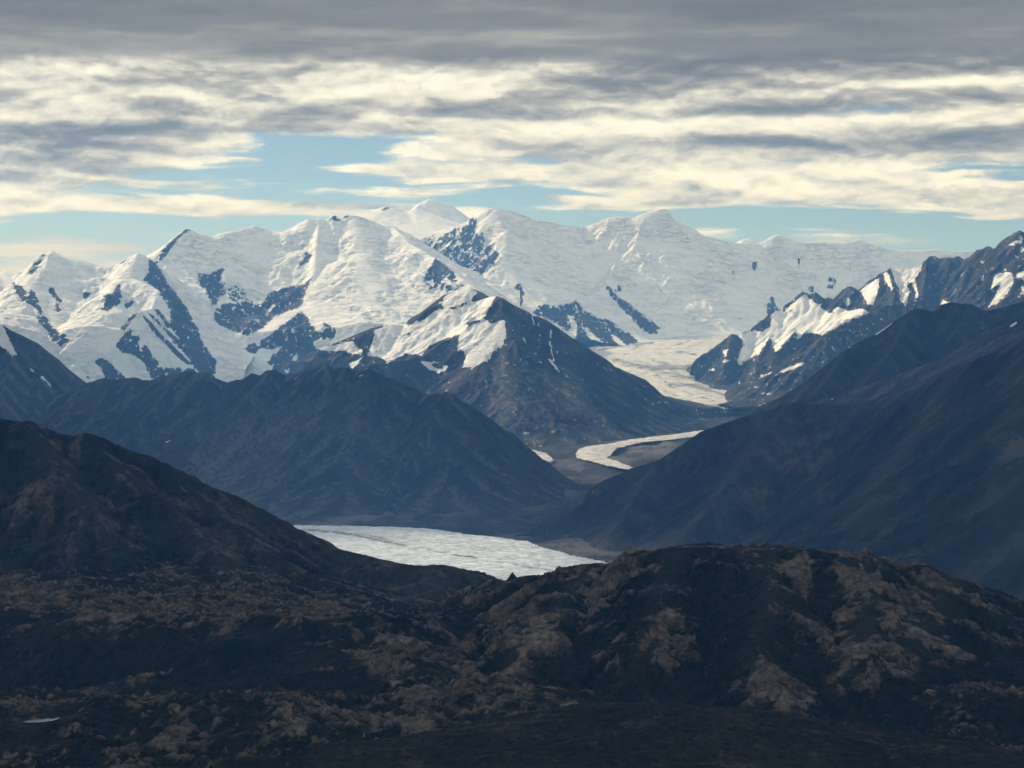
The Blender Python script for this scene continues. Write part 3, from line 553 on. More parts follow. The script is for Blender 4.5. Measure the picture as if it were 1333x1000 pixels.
o = mountain("rocky_ridge", (1750, 6000), (18200, 24400), 15, [
    R([(893, 480, 22300), (902, 472, 22400), (917, 459, 22600), (933, 452, 22800), (953, 434, 23000), (962, 437, 23100), (978, 427, 23300), (992, 416, 23400), (1005, 404.5, 23500), (1017, 402, 23600), (1030, 392, 23700), (1045, 379.5, 23700), (1054, 384, 23700), (1062, 380, 23600), (1075, 388, 23600), (1087, 387, 23500),
       (1097, 377, 23400), (1107, 371.5, 23300), (1117, 376, 23300), (1132, 365, 23200), (1145, 357, 23100), (1159, 347.5, 23000), (1165, 350, 23000), (1187, 350, 22900), (1201, 344, 22800), (1207, 336, 22700), (1217, 332.5, 22700), (1227, 335, 22600), (1237, 335, 22500), (1247, 333.5, 22500), (1255, 337, 22400), (1265, 331, 22300), (1272, 324, 22200), (1285, 321, 22100),
       (1293, 322, 22000), (1300, 318.5, 21900), (1307, 311, 21800), (1317, 306, 21700), (1326, 299.5, 21600), (1333, 304, 21600), (1345, 296, 21500), (1380, 300, 21400), (1430, 310, 21300)], .62, .8, rnd=5),
    R([(1000, 518, 19200), (1037, 478, 19800), (1075, 433, 20300), (1100, 417, 20600), (1121, 407.5, 20800), (1150, 400, 21000), (1200, 385, 21300)], .5, .45, rnd=15),
    R([(1001, 439, 22600), (990, 462, 22000), (975, 495, 21000), (985, 522, 20000)], .5, rnd=8), R([(1033, 430, 22000), (1010, 460, 21400), (1000, 490, 20800)], .45, rnd=10),
    R([(1159, 348, 23000), (1165, 380, 22300), (1160, 405, 21700)], .7, rnd=5), R([(1207, 336, 22700), (1203, 370, 22000), (1200, 400, 21400)], .7, rnd=5), R([(1265, 331, 22300), (1255, 365, 21500), (1240, 400, 20900)], .65, rnd=5),
    R([(1317, 306, 21700), (1318, 355, 20900), (1310, 385, 20500), (1290, 410, 20100)], .65, rnd=8), R([(953, 434, 23000), (945, 465, 22200), (940, 490, 21500)], .5, rnd=10)], M_rock, 71,
    rough=(380, 40), ero=(320, 50, 5, 1.7), crest=32, jag=30, kx=1.8, snow0=0.05, snow=[
    (1, [(962, 436), (978, 431), (992, 432), (1003, 424), (1005, 408), (1018, 402), (1030, 393), (1045, 381), (1054, 390), (1066, 398), (1080, 408), (1090, 400), (1104, 405), (1122, 401), (1131, 407), (1110, 415), (1090, 426), (1070, 436), (1050, 432), (1040, 441), (1034, 432), (1024, 444), (1010, 459), (1003, 440), (996, 448), (987, 461), (975, 467), (960, 477), (963, 460), (968, 450)], 4),
    (.42, [(1022, 404), (1034, 400), (1036, 410), (1024, 412)], 6), (.0, [(1018, 403), (1030, 392), (1045, 379), (1047, 382), (1032, 395), (1020, 406)], 2.5), (.0, [(1052, 384), (1062, 388), (1072, 398), (1084, 406), (1078, 400), (1068, 385)], 3),
    (1, [(1120, 378), (1132, 369), (1144, 362), (1144, 377), (1137, 395), (1130, 397), (1125, 387)], 3), (1, [(1160, 349), (1187, 348.5), (1201, 342), (1197, 355), (1190, 362), (1195, 377), (1195, 387), (1190, 397), (1192, 382), (1188, 368), (1180, 367), (1184, 380), (1179, 399), (1172, 390), (1170, 375), (1166, 367)], 3),
    (1, [(1150, 356), (1156, 354), (1162, 375), (1160, 378), (1152, 365)], 2.5), (1, [(1295, 357), (1317, 354), (1319, 370), (1312, 382), (1300, 392), (1286, 401), (1295, 387), (1302, 370), (1290, 376)], 3), (1, [(1321, 356), (1336, 353), (1336, 366), (1328, 363)], 3), (.9, [(1329, 372), (1336, 376), (1334, 386), (1330, 380)], 2.5),
    (1, [(1222, 397), (1229, 391), (1237, 393), (1230, 397)], 3), (.8, [(1100, 388), (1107, 386), (1107, 398), (1101, 396)], 4), (.7, [(1273, 337), (1280, 340), (1281, 344), (1275, 341)], 2), (.7, [(1328, 320), (1333, 322), (1332, 334), (1327, 328)], 3), (.5, [(1300, 322), (1310, 316), (1330, 306), (1333, 318), (1318, 322)], 4), (.7, [(1280, 360), (1290, 348), (1290, 351)], 2),
    (.9, [(938, 470), (945, 468), (950, 470), (944, 473)], 2.5), (.9, [(942, 455), (946, 456), (945, 466), (942, 462)], 2.5), (.8, [(922, 480), (934, 478), (928, 483)], 2.5), (.9, [(1012, 487), (1018, 480), (1030, 477), (1047, 470), (1046, 475), (1034, 480), (1020, 484)], 2.5), (.8, [(988, 489), (1004, 485), (1003, 488), (990, 491)], 2.5), (.8, [(960, 505), (962, 495), (965, 499)], 2), (.7, [(980, 504), (986, 502), (985, 505)], 2), (.8, [(990, 511), (1006, 512), (1000, 515)], 2), (.7, [(941, 490), (946, 487), (944, 492)], 2), (.6, [(1022, 470), (1034, 473), (1030, 476)], 2.5), (.7, [(978, 482), (985, 476), (982, 483)], 2)])
struct(o, "jagged dark rock ridge with snow gullies and hanging icefield", "mountain")

o = mountain("blue_ridge", (1150, 4600), (12800, 16000), 14, [
    R([(975, 535, 14800), (1015, 517, 14900), (1050, 495, 15000), (1082, 470, 15000), (1105, 452, 15000), (1140, 435, 15000), (1162, 420, 15000), (1180, 409, 15000), (1190, 402, 15000), (1200, 402, 15000), (1215, 406, 15000), (1227, 396, 15000), (1237, 393, 15000), (1247, 395, 15000), (1265, 396, 15000), (1282, 405, 15000), (1300, 401, 15000), (1333, 392, 15000), (1400, 385, 15000), (1460, 390, 15000)], .55, .7, rnd=6),
    R([(1190, 402, 15000), (1165, 450, 14300), (1125, 500, 13500)], .55, rnd=10), R([(1265, 396, 15000), (1240, 440, 14200)], .55, rnd=10), R([(1105, 452, 15000), (1085, 485, 14300), (1060, 515, 13700)], .5, rnd=10)], M_green, 81,
    rough=(360, 34), ero=(360, 42, 5, 1.6), kx=1.8, snow0=0.0, snow=[(1, [(1140, 435), (1146, 431), (1160, 421)], 1.6, 1.3), (.9, [(1104, 452), (1107, 451.5)], 1.6, 1.0), (.7, [(1138, 420), (1142, 423)], 1.6, .8), (.7, [(1279, 427), (1281, 431)], 1.6, 1.0)])
struct(o, "deep blue shaded ridge below the jagged snow streaked rocks", "mountain")
o = mountain("brown_spur", (1350, 4300), (11400, 14000), 13, [
    R([(1040, 528, 13300), (1107, 510, 13100), (1125, 503, 13100), (1175, 485, 13000), (1225, 467, 12900), (1262, 447, 12800), (1287, 430, 12700), (1312, 420, 12600), (1333, 408, 12500), (1390, 385, 12300), (1450, 375, 12200)], .42, .7, rnd=30),
    R([(1262, 447, 12800), (1225, 485, 12200), (1190, 506, 11800)], .4, rnd=40)], M_mid, 85, rough=(300, 22), ero=(330, 26, 5, 1.5), kx=1.5, snow0=0.0,
    snow=[(1, [(1317, 424), (1323, 420)], 1.6, 1.4), (.9, [(1091, 511), (1095, 513), (1097, 512)], 1.6, .8), (.8, [(1083, 520), (1085, 519)], 1.6, .8)])
struct(o, "smooth brownish spur slanting down between two dark blue slopes", "mountain")
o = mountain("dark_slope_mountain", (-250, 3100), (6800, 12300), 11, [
    R([(660, 700, 10400), (682.5, 693.5, 10500), (705, 680, 10600), (734, 662, 10700), (750, 651, 10750), (768, 637, 10800), (786, 626, 10900), (822, 610, 11000), (858, 599, 11100), (885, 581, 11200), (912, 562, 11300), (930, 555, 11350), (958, 545, 11400), (993, 535, 11500), (1028, 524.5, 11500), (1052, 524.5, 11450), (1079, 527, 11400),
       (1108, 526, 11400), (1146, 519, 11350), (1191, 507, 10800), (1211, 498, 10600), (1229, 489, 10400), (1250, 474, 10200), (1264, 470, 10100), (1294, 460, 9900), (1333, 436, 9700), (1400, 400, 9500), (1480, 380, 9400)], .45, .6, reach=5000, rnd=12),
    R([(1028, 525, 11500), (985, 580, 10700), (930, 650, 9900), (880, 710, 9300)], .36, rnd=30), R([(1250, 474, 10200), (1200, 560, 9500), (1150, 640, 8900), (1120, 720, 8300)], .42, rnd=30), R([(1333, 436, 9700), (1330, 560, 8800), (1320, 680, 8000), (1310, 770, 7500)], .42, rnd=30), R([(858, 599, 11100), (830, 640, 10500), (800, 690, 9900)], .36, rnd=20),
    R([(1450, 390, 9400), (1440, 560, 8500), (1420, 700, 7700)], .42, rnd=30)], M_green, 88,
    rough=(420, 34), ero=(420, 60, 6, 1.6), kx=1.8, snow0=0.0, snow=[(.0, [(0, 0), (1, 0), (0, 1)])], scree=[(.9, [(985, 590), (1020, 570), (1060, 565), (1085, 590), (1060, 612), (1010, 612)]), (.8, [(1035, 580), (1085, 562), (1075, 570), (1045, 588)], 8), (.7, [(950, 645), (985, 625), (1010, 640), (970, 665)]), (.6, [(700, 712), (780, 700), (880, 715), (860, 735), (740, 730)]), (.6, [(1060, 625), (1080, 615), (1085, 660), (1065, 670)]), (.7, [(1290, 575), (1333, 560), (1333, 600), (1300, 600)])])
struct(o, "big dark blue green mountain slope beside the bright glacier", "mountain")

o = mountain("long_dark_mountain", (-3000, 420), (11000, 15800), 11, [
    R([(60, 520, 15000), (115, 498, 14900), (126, 494, 14900), (133, 491, 14900), (146, 494, 14800), (162, 493, 14800), (175, 491, 14700), (185, 495, 14700), (202, 492, 14600), (209, 487, 14600), (221, 488, 14500), (240, 483.5, 14500), (272, 484.5, 14400), (279, 491, 14400), (295, 497, 14400), (315, 493, 14300), (326, 487, 14300), (337, 488, 14300), (346, 483, 14200),
       (357, 482, 14200), (371, 488, 14200), (387, 484.5, 14100), (407, 481, 14100), (417, 479, 14000), (425, 473, 14000), (434, 479, 14000), (452, 477, 13900), (461, 484, 13900), (472, 484, 13800), (481, 479, 13800), (490, 484, 13800), (504, 491, 13700), (524, 499, 13700), (549, 511, 13600), (566, 513, 13500), (580, 508.5, 13300), (589, 512, 13300), (603, 522, 13300), (625, 536, 13300),
       (645, 549, 13300), (660, 560, 13300), (676, 570, 13300), (689, 585, 13300), (700, 599, 13300), (716, 615, 13250), (734, 637, 13200), (760, 665, 13100)], .52, .7, reach=2600, rnd=5),
    R([(580, 508.5, 13300), (560, 540, 12950), (535, 580, 12550), (510, 630, 12100), (495, 680, 11600)], .55, rnd=8), R([(660, 560, 13300), (665, 600, 12850), (670, 650, 12200)], .45, rnd=20),
    R([(481, 479, 13800), (430, 540, 13300), (370, 600, 12700), (330, 650, 12100)], .48, rnd=25), R([(357, 482, 14200), (310, 530, 13700), (250, 590, 13100)], .5, rnd=20), R([(240, 483, 14500), (200, 530, 14000), (150, 590, 13300)], .5, rnd=20)], M_mid, 93,
    rough=(360, 30), ero=(340, 52, 6, 1.7), jag=14, crest=36, kx=2.0, snow0=0.0, snow=[(.9, [(384, 493), (388, 490)], 1.5, .6), (.9, [(442, 483), (446, 483)], 1.5, .6), (.9, [(467, 490), (474, 488)], 1.5, .7), (.7, [(407, 496), (413, 492)], 1.5, .8), (.6, [(216, 576), (222, 574)], 1.5, 1.2)], scree=[(.9, [(440, 555), (400, 600), (365, 630)], 10, 4), (.6, [(235, 600), (300, 560), (380, 530), (420, 520), (380, 570), (300, 640), (240, 640)], 30), (.7, [(100, 505), (85, 540), (72, 565)], 8, 3), (.8, [(300, 640), (340, 655), (330, 670), (310, 660)], 14)])
struct(o, "long dark slate blue mountain with serrated crest ending in a blunt pyramid", "mountain")

# ------------------------------------------------------------------ glaciers on the valley floor
def glacier(name, outline, Yof, dx, mat, thick, dirt, seed, rise=0.0, lines=(), dy=None):
    """ice body: outline points sit on the valley floor, surface domes up from its margins"""
    pw = []
    for (x, y) in outline:
        Y = Yof(x, y); pw.append(((x - 666.5) / FPX * Y, Y))
    xs = np.arange(min(p[0] for p in pw) - 3 * dx, max(p[0] for p in pw) + 3 * dx, dx); ys = np.arange(min(p[1] for p in pw) - 3 * dx, max(p[1] for p in pw) + 3 * dx, dy or dx)
    X, Y = np.meshgrid(xs, ys); X = X.astype(F32); Y = Y.astype(F32)
    s = poly_sd(X, Y, pw) + fbm(X, Y, 220, 5, .6, seed) * dx * 2.2
    Z = floor_z(Y) + 14 + np.clip(s / 60.0, -1.5, 1) * thick * .5 + sstep(s, 0, 500) * thick + fbm(X, Y, 90, 5, .6, seed + 3) * 5 + (ridged(X, Y, 60, 3, .5, seed + 5) - .5) * 4
    a = np.full(X.shape, 0.0, F32) + dirt
    px, py = project(X, Y, Z)
    for (v, w, pts) in lines:
        a = np.maximum(a, v * np.exp(-(line_d(px, py, pts) / w) ** 2))
    return build_mesh(name, X, Y, Z, {'dirt': a}, mat, s > -10)
def inv_floor(x, y):
    """distance at which the valley floor appears at that height in the view"""
    Ys = np.linspace(7200, 27400, 3000); rows = 500 - (np.interp(Ys, FLOOR_Y, FLOOR_Z) + 14 - CZ) / Ys * FPX
    return float(np.interp(-y, -rows, Ys))
o = glacier("main_glacier", [(230, 682), (300, 682.5), (400, 683), (470, 684), (530, 686), (570, 690), (600, 697), (640, 702), (680, 708), (710, 720), (740, 727), (775, 733), (800, 745), (760, 790), (600, 790), (400, 760), (300, 720)], lambda x, y: float(np.interp(y, [680, 735, 790], [11150, 8850, 7250])), 13, M_ice, 10, .0, 301, lines=[
    (.62, 2.6, [(395, 689), (430, 692), (460, 696), (500, 705), (530, 711)]), (.50, 2.2, [(440, 694), (480, 697), (505, 703)]), (.6, 2.0, [(555, 716), (590, 722), (620, 726)]), (.55, 1.6, [(630, 730), (660, 733), (690, 739), (720, 744)]), (.35, 1.4, [(655, 731), (700, 736), (735, 742)])])
struct(o, "bright white glacier with a dark moraine streak behind the tundra hills", "glacier")
o = glacier("upper_glacier", [(770, 452), (800, 446), (835, 440), (860, 441), (880, 438), (920, 437), (960, 432), (950, 448), (930, 455), (905, 474), (915, 486), (945, 505), (985, 527), (1010, 534), (960, 533), (920, 528), (880, 524), (850, 512), (810, 500), (760, 470)], inv_floor, 20, M_ice2, 14, .08, 311, lines=[
    (.60, 9, [(800, 470), (830, 477), (870, 478), (905, 480)]), (.52, 7, [(840, 486), (875, 487), (915, 494)]), (.58, 6, [(872, 500), (900, 502), (925, 508)]), (.55, 3, [(860, 461), (890, 458), (905, 462)]), (.6, 2.2, [(930, 510), (960, 520), (985, 526)]), (.6, 4, [(780, 454), (820, 448), (850, 446)]), (.75, 3, [(870, 521), (900, 527), (940, 530)]), (.6, 1.6, [(900, 443), (872, 452), (850, 466), (850, 484), (875, 505), (930, 522)]), (.55, 1.4, [(915, 445), (890, 455), (880, 472), (895, 492), (945, 516)]), (.55, 1.4, [(830, 452), (812, 462), (815, 480), (845, 502), (900, 522)])])
struct(o, "curving pale valley glacier with grey debris bands below the snow wall", "glacier")
o = glacier("ice_tongue", [(752, 591), (757, 584), (775, 580), (800, 577), (830, 571), (870, 567), (905, 562), (940, 558), (935, 562), (908, 567), (870, 572), (835, 575), (812, 580), (800, 583), (793, 591), (785, 595), (805, 602), (822, 608), (815, 610), (795, 606), (770, 600), (755, 596)], inv_floor, 12, M_ice2, 8, .0, 321)
struct(o, "thin sunlit hooked ice tongue on the dark valley floor", "glacier")
o = glacier("ice_patch", [(680, 586), (692, 586), (705, 589), (714, 594), (718, 599), (714, 601), (706, 597), (695, 592), (682, 590)], inv_floor, 9, M_ice2, 8, .0, 331)
struct(o, "small white ice patch at the foot of the blunt dark pyramid", "glacier")
o = glacier("ice_patch", [(270, 636), (285, 635), (305, 638), (318, 641), (326, 648), (315, 650), (290, 646), (270, 644)], inv_floor, 10, M_ice2, 16, .15, 341)
struct(o, "pale grey ice sliver peeking over the dark tundra mountain crest", "glacier")

# ------------------------------------------------------------------ tundra foreground
FL = CZ - 415.0
o = mountain("tundra_mountain", (-1500, 130), (3900, 5500), 4.2, [
    R([(-160, 528), (-60, 540), (0, 545.5), (21, 548.5), (36, 548), (54, 555), (81, 565.5), (93, 567), (112.5, 564), (129, 568.5), (150, 578.5), (177, 589.5), (192, 593), (210, 602.5), (240, 617.5), (279, 635.5), (309, 646), (339, 662.5), (369, 677.5), (400, 693), (422, 703), (450, 717.5), (470, 723)], .50, .6, Y=5000, reach=1400, rnd=14),
    R([(450, 717.5, 5000), (491, 727.5, 4900), (519, 733.5, 4850), (543.5, 736.5, 4800), (568, 735, 4780), (596, 740, 4750), (624.5, 749, 4700), (669, 762, 4650), (700, 775, 4600)], .3, .5, reach=1500, rnd=25),
    R([(36, 548, 5000), (75, 610, 4750), (120, 660, 4560), (150, 710, 4400)], .48, rnd=25), R([(112, 564, 5000), (190, 640, 4740), (260, 690, 4560), (300, 740, 4360)], .46, rnd=25), R([(210, 602, 5000), (270, 660, 4800), (330, 700, 4640), (380, 740, 4450)], .45, rnd=25),
    R([(-60, 540, 5000), (-40, 620, 4700), (-20, 690, 4460)], .45, rnd=25), R([(568, 735, 4780), (560, 760, 4600), (540, 785, 4400)], .25, rnd=30)], M_tunm, 401,
    rough=(220, 18), ero=(210, 34, 6, 1.6), crest=18, micro=(30, 3.4), kx=1.4, tan=[(.7, [(270, 640), (310, 655), (330, 705), (310, 715), (280, 690)]), (.6, [(150, 600), (230, 650), (300, 710), (270, 710), (190, 660)]), (.6, [(70, 620), (130, 690), (150, 720), (120, 710), (80, 660)]), (.9, [(230, 705), (330, 700), (360, 720), (250, 730)]), (.8, [(90, 715), (130, 720), (120, 745), (90, 735)])], floor=False)
struct(o, "dark tundra mountain sloping down to the bright lower glacier", "mountain")

def plateau(X, Y):
    """heath shelf with a scarp that drops to the lower ground"""
    edge = np.interp(X, [-1200, -760, -420, -200, 0, 300, 900], [3420, 3380, 3330, 3420, 3650, 4000, 4300])
    edge = edge + fbm(X, Y, 260, 4, .55, 501) * 130
    up = CZ - 352 - sstep(X, -520, -120) * sstep(Y, 3300, 4300) * 70
    t = sstep(Y - edge, -150, 60)
    h = FL + (up - FL) * t
    h = h + fbm(X, Y, 420, 6, .52, 511) * 24 + (ridged(X, Y, 130, 5, .5, 515) - .5) * 9
    kn = np.exp(-(((X + 25) / 150) ** 2 + ((Y - 2850) / 150) ** 2)); kn2 = np.exp(-(((X + 160) / 210) ** 2 + ((Y - 3250) / 170) ** 2)); kn3 = np.exp(-(((X + 430) / 240) ** 2 + ((Y - 2820) / 130) ** 2))
    kn4 = np.exp(-(((X - 620) / 200) ** 2 + ((Y - 2950) / 110) ** 2))
    return (h + kn * 34 + kn2 * 42 + kn3 * 30 + kn4 * 26).astype(F32)
xs = np.arange(-1250, 1150, 4.8); ys = np.arange(2150, 4560, 4.8)
X, Y = np.meshgrid(xs, ys); X = X.astype(F32); Y = Y.astype(F32)
H = plateau(X, Y); e = erosion(X, Y, H, 4.8, 150, 5, 1.4, 531); H = H + (e - .1) * 13 + (ridged(X, Y, 24, 3, .6, 541) - .5) * 4.5
px, py = project(X, Y, H)
tanf = paint(np.full(X.shape, .0, F32), px, py, [(.95, [(-20, 735), (60, 750), (180, 775), (330, 760), (480, 775), (500, 800), (430, 812), (300, 808), (160, 812), (60, 796), (-20, 790)]), (.9, [(480, 820), (560, 815), (640, 880), (720, 930), (600, 940), (500, 900), (460, 850)]),
    (.8, [(0, 905), (60, 905), (90, 925), (20, 932)]), (.8, [(180, 910), (260, 905), (240, 925), (190, 922)]), (.75, [(340, 915), (480, 905), (640, 940), (600, 965), (420, 960), (350, 945)]), (.7, [(140, 950), (240, 940), (250, 990), (150, 1000)]), (.6, [(1240, 870), (1333, 860), (1333, 885), (1250, 890)]),
    (-.8, [(-10, 800), (120, 815), (260, 830), (430, 830), (420, 885), (200, 892), (-10, 890)]), (-.7, [(300, 990), (560, 985), (560, 1010), (300, 1010)]), (-.8, [(560, 770), (660, 775), (640, 850), (580, 800)])], 22.0)
PONDS = [([(28, 940), (40, 937), (55, 936.5), (72, 934), (80, 933), (76, 936), (68, 938.5), (52, 940.5), (36, 941)], "narrow pale pond in the dark heath below the scarp"),
         ([(13, 977), (24, 975.8), (37, 976.5), (34, 978), (20, 978.4)], "tiny sliver of pond water near the narrow pale pond"),
         ([(304, 826), (312, 825), (320, 825.4), (316, 826.8), (308, 827)], "tiny bright pond on the brown shelf above the dark scarp")]
PZ = []
for outline, _ in PONDS:                                             # each pond lies in its own shallow basin
    cx = sum(p[0] for p in outline) / len(outline); cy = sum(p[1] for p in outline) / len(outline)
    k = np.unravel_index(np.argmin((px - cx) ** 2 + ((py - cy) * 3) ** 2), px.shape); z0 = float(H[k])
    w3 = []
    for (x, y) in outline:
        Yd = (z0 - CZ) / ((500 - y) / FPX); w3.append(((x - 666.5) / FPX * Yd, Yd))
    sdp = poly_sd(X, Y, w3); wgt = sstep(sdp, -60, -8)
    H = H * (1 - wgt) + np.minimum(z0 - 2.0 + np.clip(-sdp, 0, 60) * .12 * (sdp < 0), np.maximum(H, z0 - 2)) * wgt
    PZ.append((z0, w3))
o = build_mesh("tundra_plateau", X, Y, H, {'gully': e, 'tan': tanf}, M_tun, np.abs(X) < Y * .255 + 100)
struct(o, "patchy brown tundra shelf with dark scarp below the tundra mountain", "plateau")

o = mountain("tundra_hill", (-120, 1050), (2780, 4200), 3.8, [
    R([(640, 775, 3780), (669, 759.5, 3760), (682, 757.5, 3750), (702, 751, 3740), (738, 745, 3720), (758, 736, 3700), (774, 733, 3700), (797, 734.5, 3690), (817, 731, 3680), (850, 726, 3650), (867, 720, 3620), (883, 713, 3600), (923, 711.5, 3600), (956, 714, 3600), (1000, 715, 3580), (1054, 714, 3560), (1114, 722.5, 3560), (1180, 733, 3560), (1241, 755, 3560), (1281, 778, 3580), (1333, 784, 3600), (1420, 800, 3600)], .40, .4, reach=700, rnd=110, blend=0),
    R([(774, 733, 3700), (740, 770, 3500), (700, 820, 3250), (670, 865, 3080)], .32, .32, rnd=50), R([(883, 713, 3600), (860, 770, 3330), (850, 830, 3120), (830, 880, 2990)], .33, .33, rnd=45), R([(1000, 715, 3580), (1000, 770, 3300), (985, 840, 3060), (1010, 905, 2900), (1040, 935, 2840)], .33, .33, rnd=45),
    R([(1114, 722, 3560), (1130, 780, 3300), (1120, 840, 3080), (1090, 890, 2950)], .33, .33, rnd=45), R([(1241, 753, 3560), (1220, 800, 3330), (1190, 850, 3120)], .33, .33, rnd=45)], M_tun, 421,
    rough=(200, 20), ero=(190, 38, 6, 1.7), crest=14, kx=1.7, micro=(26, 3.0), tan=[(1.0, [(640, 800), (690, 790), (730, 800), (720, 850), (690, 880), (660, 865)]), (1.0, [(735, 750), (790, 735), (830, 735), (790, 790), (755, 815)]), (.9, [(845, 790), (900, 775), (895, 830), (870, 890), (845, 850)]), (.95, [(950, 860), (1010, 850), (1060, 900), (1060, 940), (1010, 930)]), (.9, [(1010, 720), (1120, 725), (1230, 760), (1200, 800), (1060, 780), (1010, 750)]),
    (.9, [(1080, 800), (1200, 810), (1260, 850), (1130, 900), (1080, 910)]), (-.6, [(870, 720), (1000, 735), (1000, 830), (920, 860), (900, 800)]), (-.8, [(750, 850), (900, 880), (1000, 930), (760, 915), (700, 890)]), (-.9, [(1100, 910), (1333, 850), (1333, 1000), (1100, 980)])], floor=False)
struct(o, "rounded brown and dark green tundra hill with tan rock ribs", "hill")
o = mountain("near_rise", (-190, 560), (1750, 2600), 3.2, [
    R([(560, 990, 2350), (610, 964, 2340), (659, 951, 2330), (708, 934, 2310), (745, 924, 2300), (784, 919, 2300), (840, 918, 2290), (890, 919, 2290), (956, 924.5, 2290), (1013, 942, 2280), (1064, 957, 2280), (1114, 978, 2270), (1155, 995, 2270), (1230, 1030, 2270)], .12, .35, reach=900, rnd=60)], M_near, 441,
    rough=(130, 7), ero=(110, 6, 5, 1.5), crest=8, micro=(18, 2.6), tan=[(.3, [(900, 930), (1000, 950), (960, 970)])], floor=False)
struct(o, "smooth dark heath rise in front of the rounded tan ribbed hill", "hill")

# small ponds: flat water in the lower heath
mw, T, b, P, N = new_mat("pond_water"); b.inputs['Base Color'].default_value = (.02, .03, .035, 1); b.inputs['Roughness'].default_value = .08
import bmesh
for (z0, w3), (_, lab) in zip(PZ, PONDS):
    bm = bmesh.new(); vs = [bm.verts.new((x, y, z0)) for x, y in w3]; f = bm.faces.new(vs)
    if f.normal.z < 0 or sum(w3[i - 1][0] * w3[i][1] - w3[i][0] * w3[i - 1][1] for i in range(len(w3))) < 0: f.normal_flip()
    ex = bmesh.ops.extrude_face_region(bm, geom=[f]); bmesh.ops.translate(bm, vec=(0, 0, -5), verts=[v for v in ex['geom'] if isinstance(v, bmesh.types.BMVert)])
    bmesh.ops.recalc_face_normals(bm, faces=bm.faces)
    me = bpy.data.meshes.new("pond"); bm.to_mesh(me); bm.free(); me.materials.append(mw)
    oo = bpy.data.objects.new("pond", me); scene.collection.objects.link(oo); struct(oo, lab, "pond")

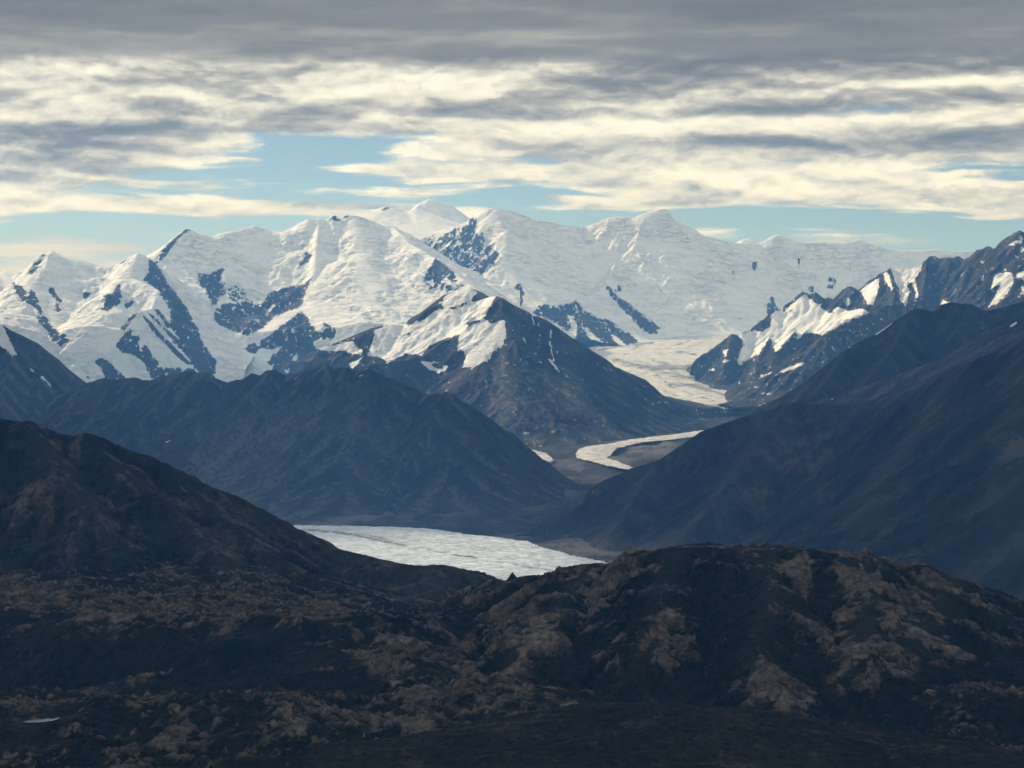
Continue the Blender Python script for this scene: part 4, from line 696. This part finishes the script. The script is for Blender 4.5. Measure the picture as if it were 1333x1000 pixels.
# ------------------------------------------------------------------ unseen grey cloud deck added above the frame to shade the nearer slopes
def deck():
    xs = np.arange(-28000, 22001, 400.0); v01 = np.linspace(0, 1, 100)
    yend = np.interp(xs, [-28000, -9800, -8600, -5400, -4600, 3000, 22000], [24300, 24300, 21500, 21500, 22400, 22400, 20500]) + 250 * np.sin(xs / 900.0)  # far edge shaped by where its shadow should fall
    X = np.repeat(xs[None, :], len(v01), 0).astype(F32); Y = (-18000 + (yend[None, :] + 18000) * v01[:, None]).astype(F32)
    rim = np.minimum(np.minimum(X - xs[0], xs[-1] - X), np.minimum(Y + 18000, yend[None, :] - Y)); t = sstep(rim, 0, 1800)
    lo = CZ + 4560 + fbm(X, Y, 5200, 5, .55, 601) * 170 + (1 - t) * 230; hi = CZ + 4850 + t * (330 + fbm(X, Y, 4200, 5, .55, 611) * 260)
    ny, nx = X.shape; n = nx * ny; idx = np.arange(n).reshape(ny, nx)
    top = np.stack([idx[:-1, :-1], idx[:-1, 1:], idx[1:, 1:], idx[1:, :-1]], -1).reshape(-1, 4)
    bot = top[:, ::-1] + n
    ring = np.concatenate([idx[0, :], idx[1:, -1], idx[-1, -2::-1], idx[-2:0:-1, 0]]); nxt = np.roll(ring, -1)
    side = np.stack([ring + n, nxt + n, nxt, ring], -1)
    v = np.concatenate([np.stack([X.ravel(), Y.ravel(), hi.ravel()], -1), np.stack([X.ravel(), Y.ravel(), lo.ravel()], -1)])
    # hole cut in the added deck so the sun reaches the glacier
    rift = ((X + 8150) / 850) ** 2 + ((Y - 17000) / 1500) ** 2 + fbm(X, Y, 1500, 4, .55, 621) * .5 > 1.0
    kf = (rift[:-1, :-1] & rift[:-1, 1:] & rift[1:, 1:] & rift[1:, :-1]).reshape(-1)
    me = bpy.data.meshes.new("shading_cloud_deck"); me.from_pydata(v.tolist(), [], np.concatenate([top[kf], bot[kf], side]).tolist()); me.update()
    me.polygons.foreach_set('use_smooth', np.ones(len(me.polygons), bool))
    m = bpy.data.materials.new("grey_cloud"); m.use_nodes = True; T = NT(m.node_tree); T.n.clear()
    g = T.new('ShaderNodeNewGeometry'); nn = T.noise(g.outputs['Position'], 1 / 3500, 5, .55)
    c = T.mix(nn, T.rgb((.52, .60, .70)), T.rgb((.72, .79, .88)))
    d = T.new('ShaderNodeBsdfDiffuse'); tr = T.new('ShaderNodeBsdfTranslucent'); T.put(d.inputs[0], c); T.put(tr.inputs[0], c)
    mx = T.new('ShaderNodeMixShader'); mx.inputs[0].default_value = .6; T.l.new(d.outputs[0], mx.inputs[1]); T.l.new(tr.outputs[0], mx.inputs[2])
    tp = T.new('ShaderNodeBsdfTransparent'); m2 = T.new('ShaderNodeMixShader'); m2.inputs[0].default_value = .22; T.l.new(mx.outputs[0], m2.inputs[1]); T.l.new(tp.outputs[0], m2.inputs[2])   # thin enough for a weak sun
    om = T.new('ShaderNodeOutputMaterial'); T.l.new(m2.outputs[0], om.inputs[0]); me.materials.append(m)
    oo = bpy.data.objects.new("shading_cloud_deck", me); scene.collection.objects.link(oo)
    struct(oo, "unseen grey cloud deck added over the tundra foothills to shade them", "cloud")
deck()

# ------------------------------------------------------------------ air
hz = bpy.data.meshes.new("haze")
x0, x1, y0, y1, z0, z1 = -24500, 24500, -3500, 46500, CZ - 762, CZ + 3000
hz.from_pydata([(x0, y0, z0), (x1, y0, z0), (x1, y1, z0), (x0, y1, z0), (x0, y0, z1), (x1, y0, z1), (x1, y1, z1), (x0, y1, z1)], [],
               [(0, 3, 2, 1), (4, 5, 6, 7), (0, 1, 5, 4), (1, 2, 6, 5), (2, 3, 7, 6), (3, 0, 4, 7)])
mh = bpy.data.materials.new("blue_air"); mh.use_nodes = True; T = NT(mh.node_tree); T.n.clear()
pv = T.new('ShaderNodeVolumePrincipled'); pv.inputs['Color'].default_value = (.15, .44, 1.0, 1); pv.inputs['Density'].default_value = HAZE
pv.inputs['Density Attribute'].default_value = ''; pv.inputs['Color Attribute'].default_value = ''; pv.inputs['Temperature Attribute'].default_value = ''
pv.inputs['Absorption Color'].default_value = (1, 1, 1, 1); pv.inputs['Anisotropy'].default_value = 0.0
om = T.new('ShaderNodeOutputMaterial'); T.l.new(pv.outputs[0], om.inputs['Volume'])
hz.materials.append(mh); ho = bpy.data.objects.new("haze", hz); scene.collection.objects.link(ho)
struct(ho, "thin blue air haze filling the whole valley", "haze", kind='stuff')
print("TRIS", TRI[0])
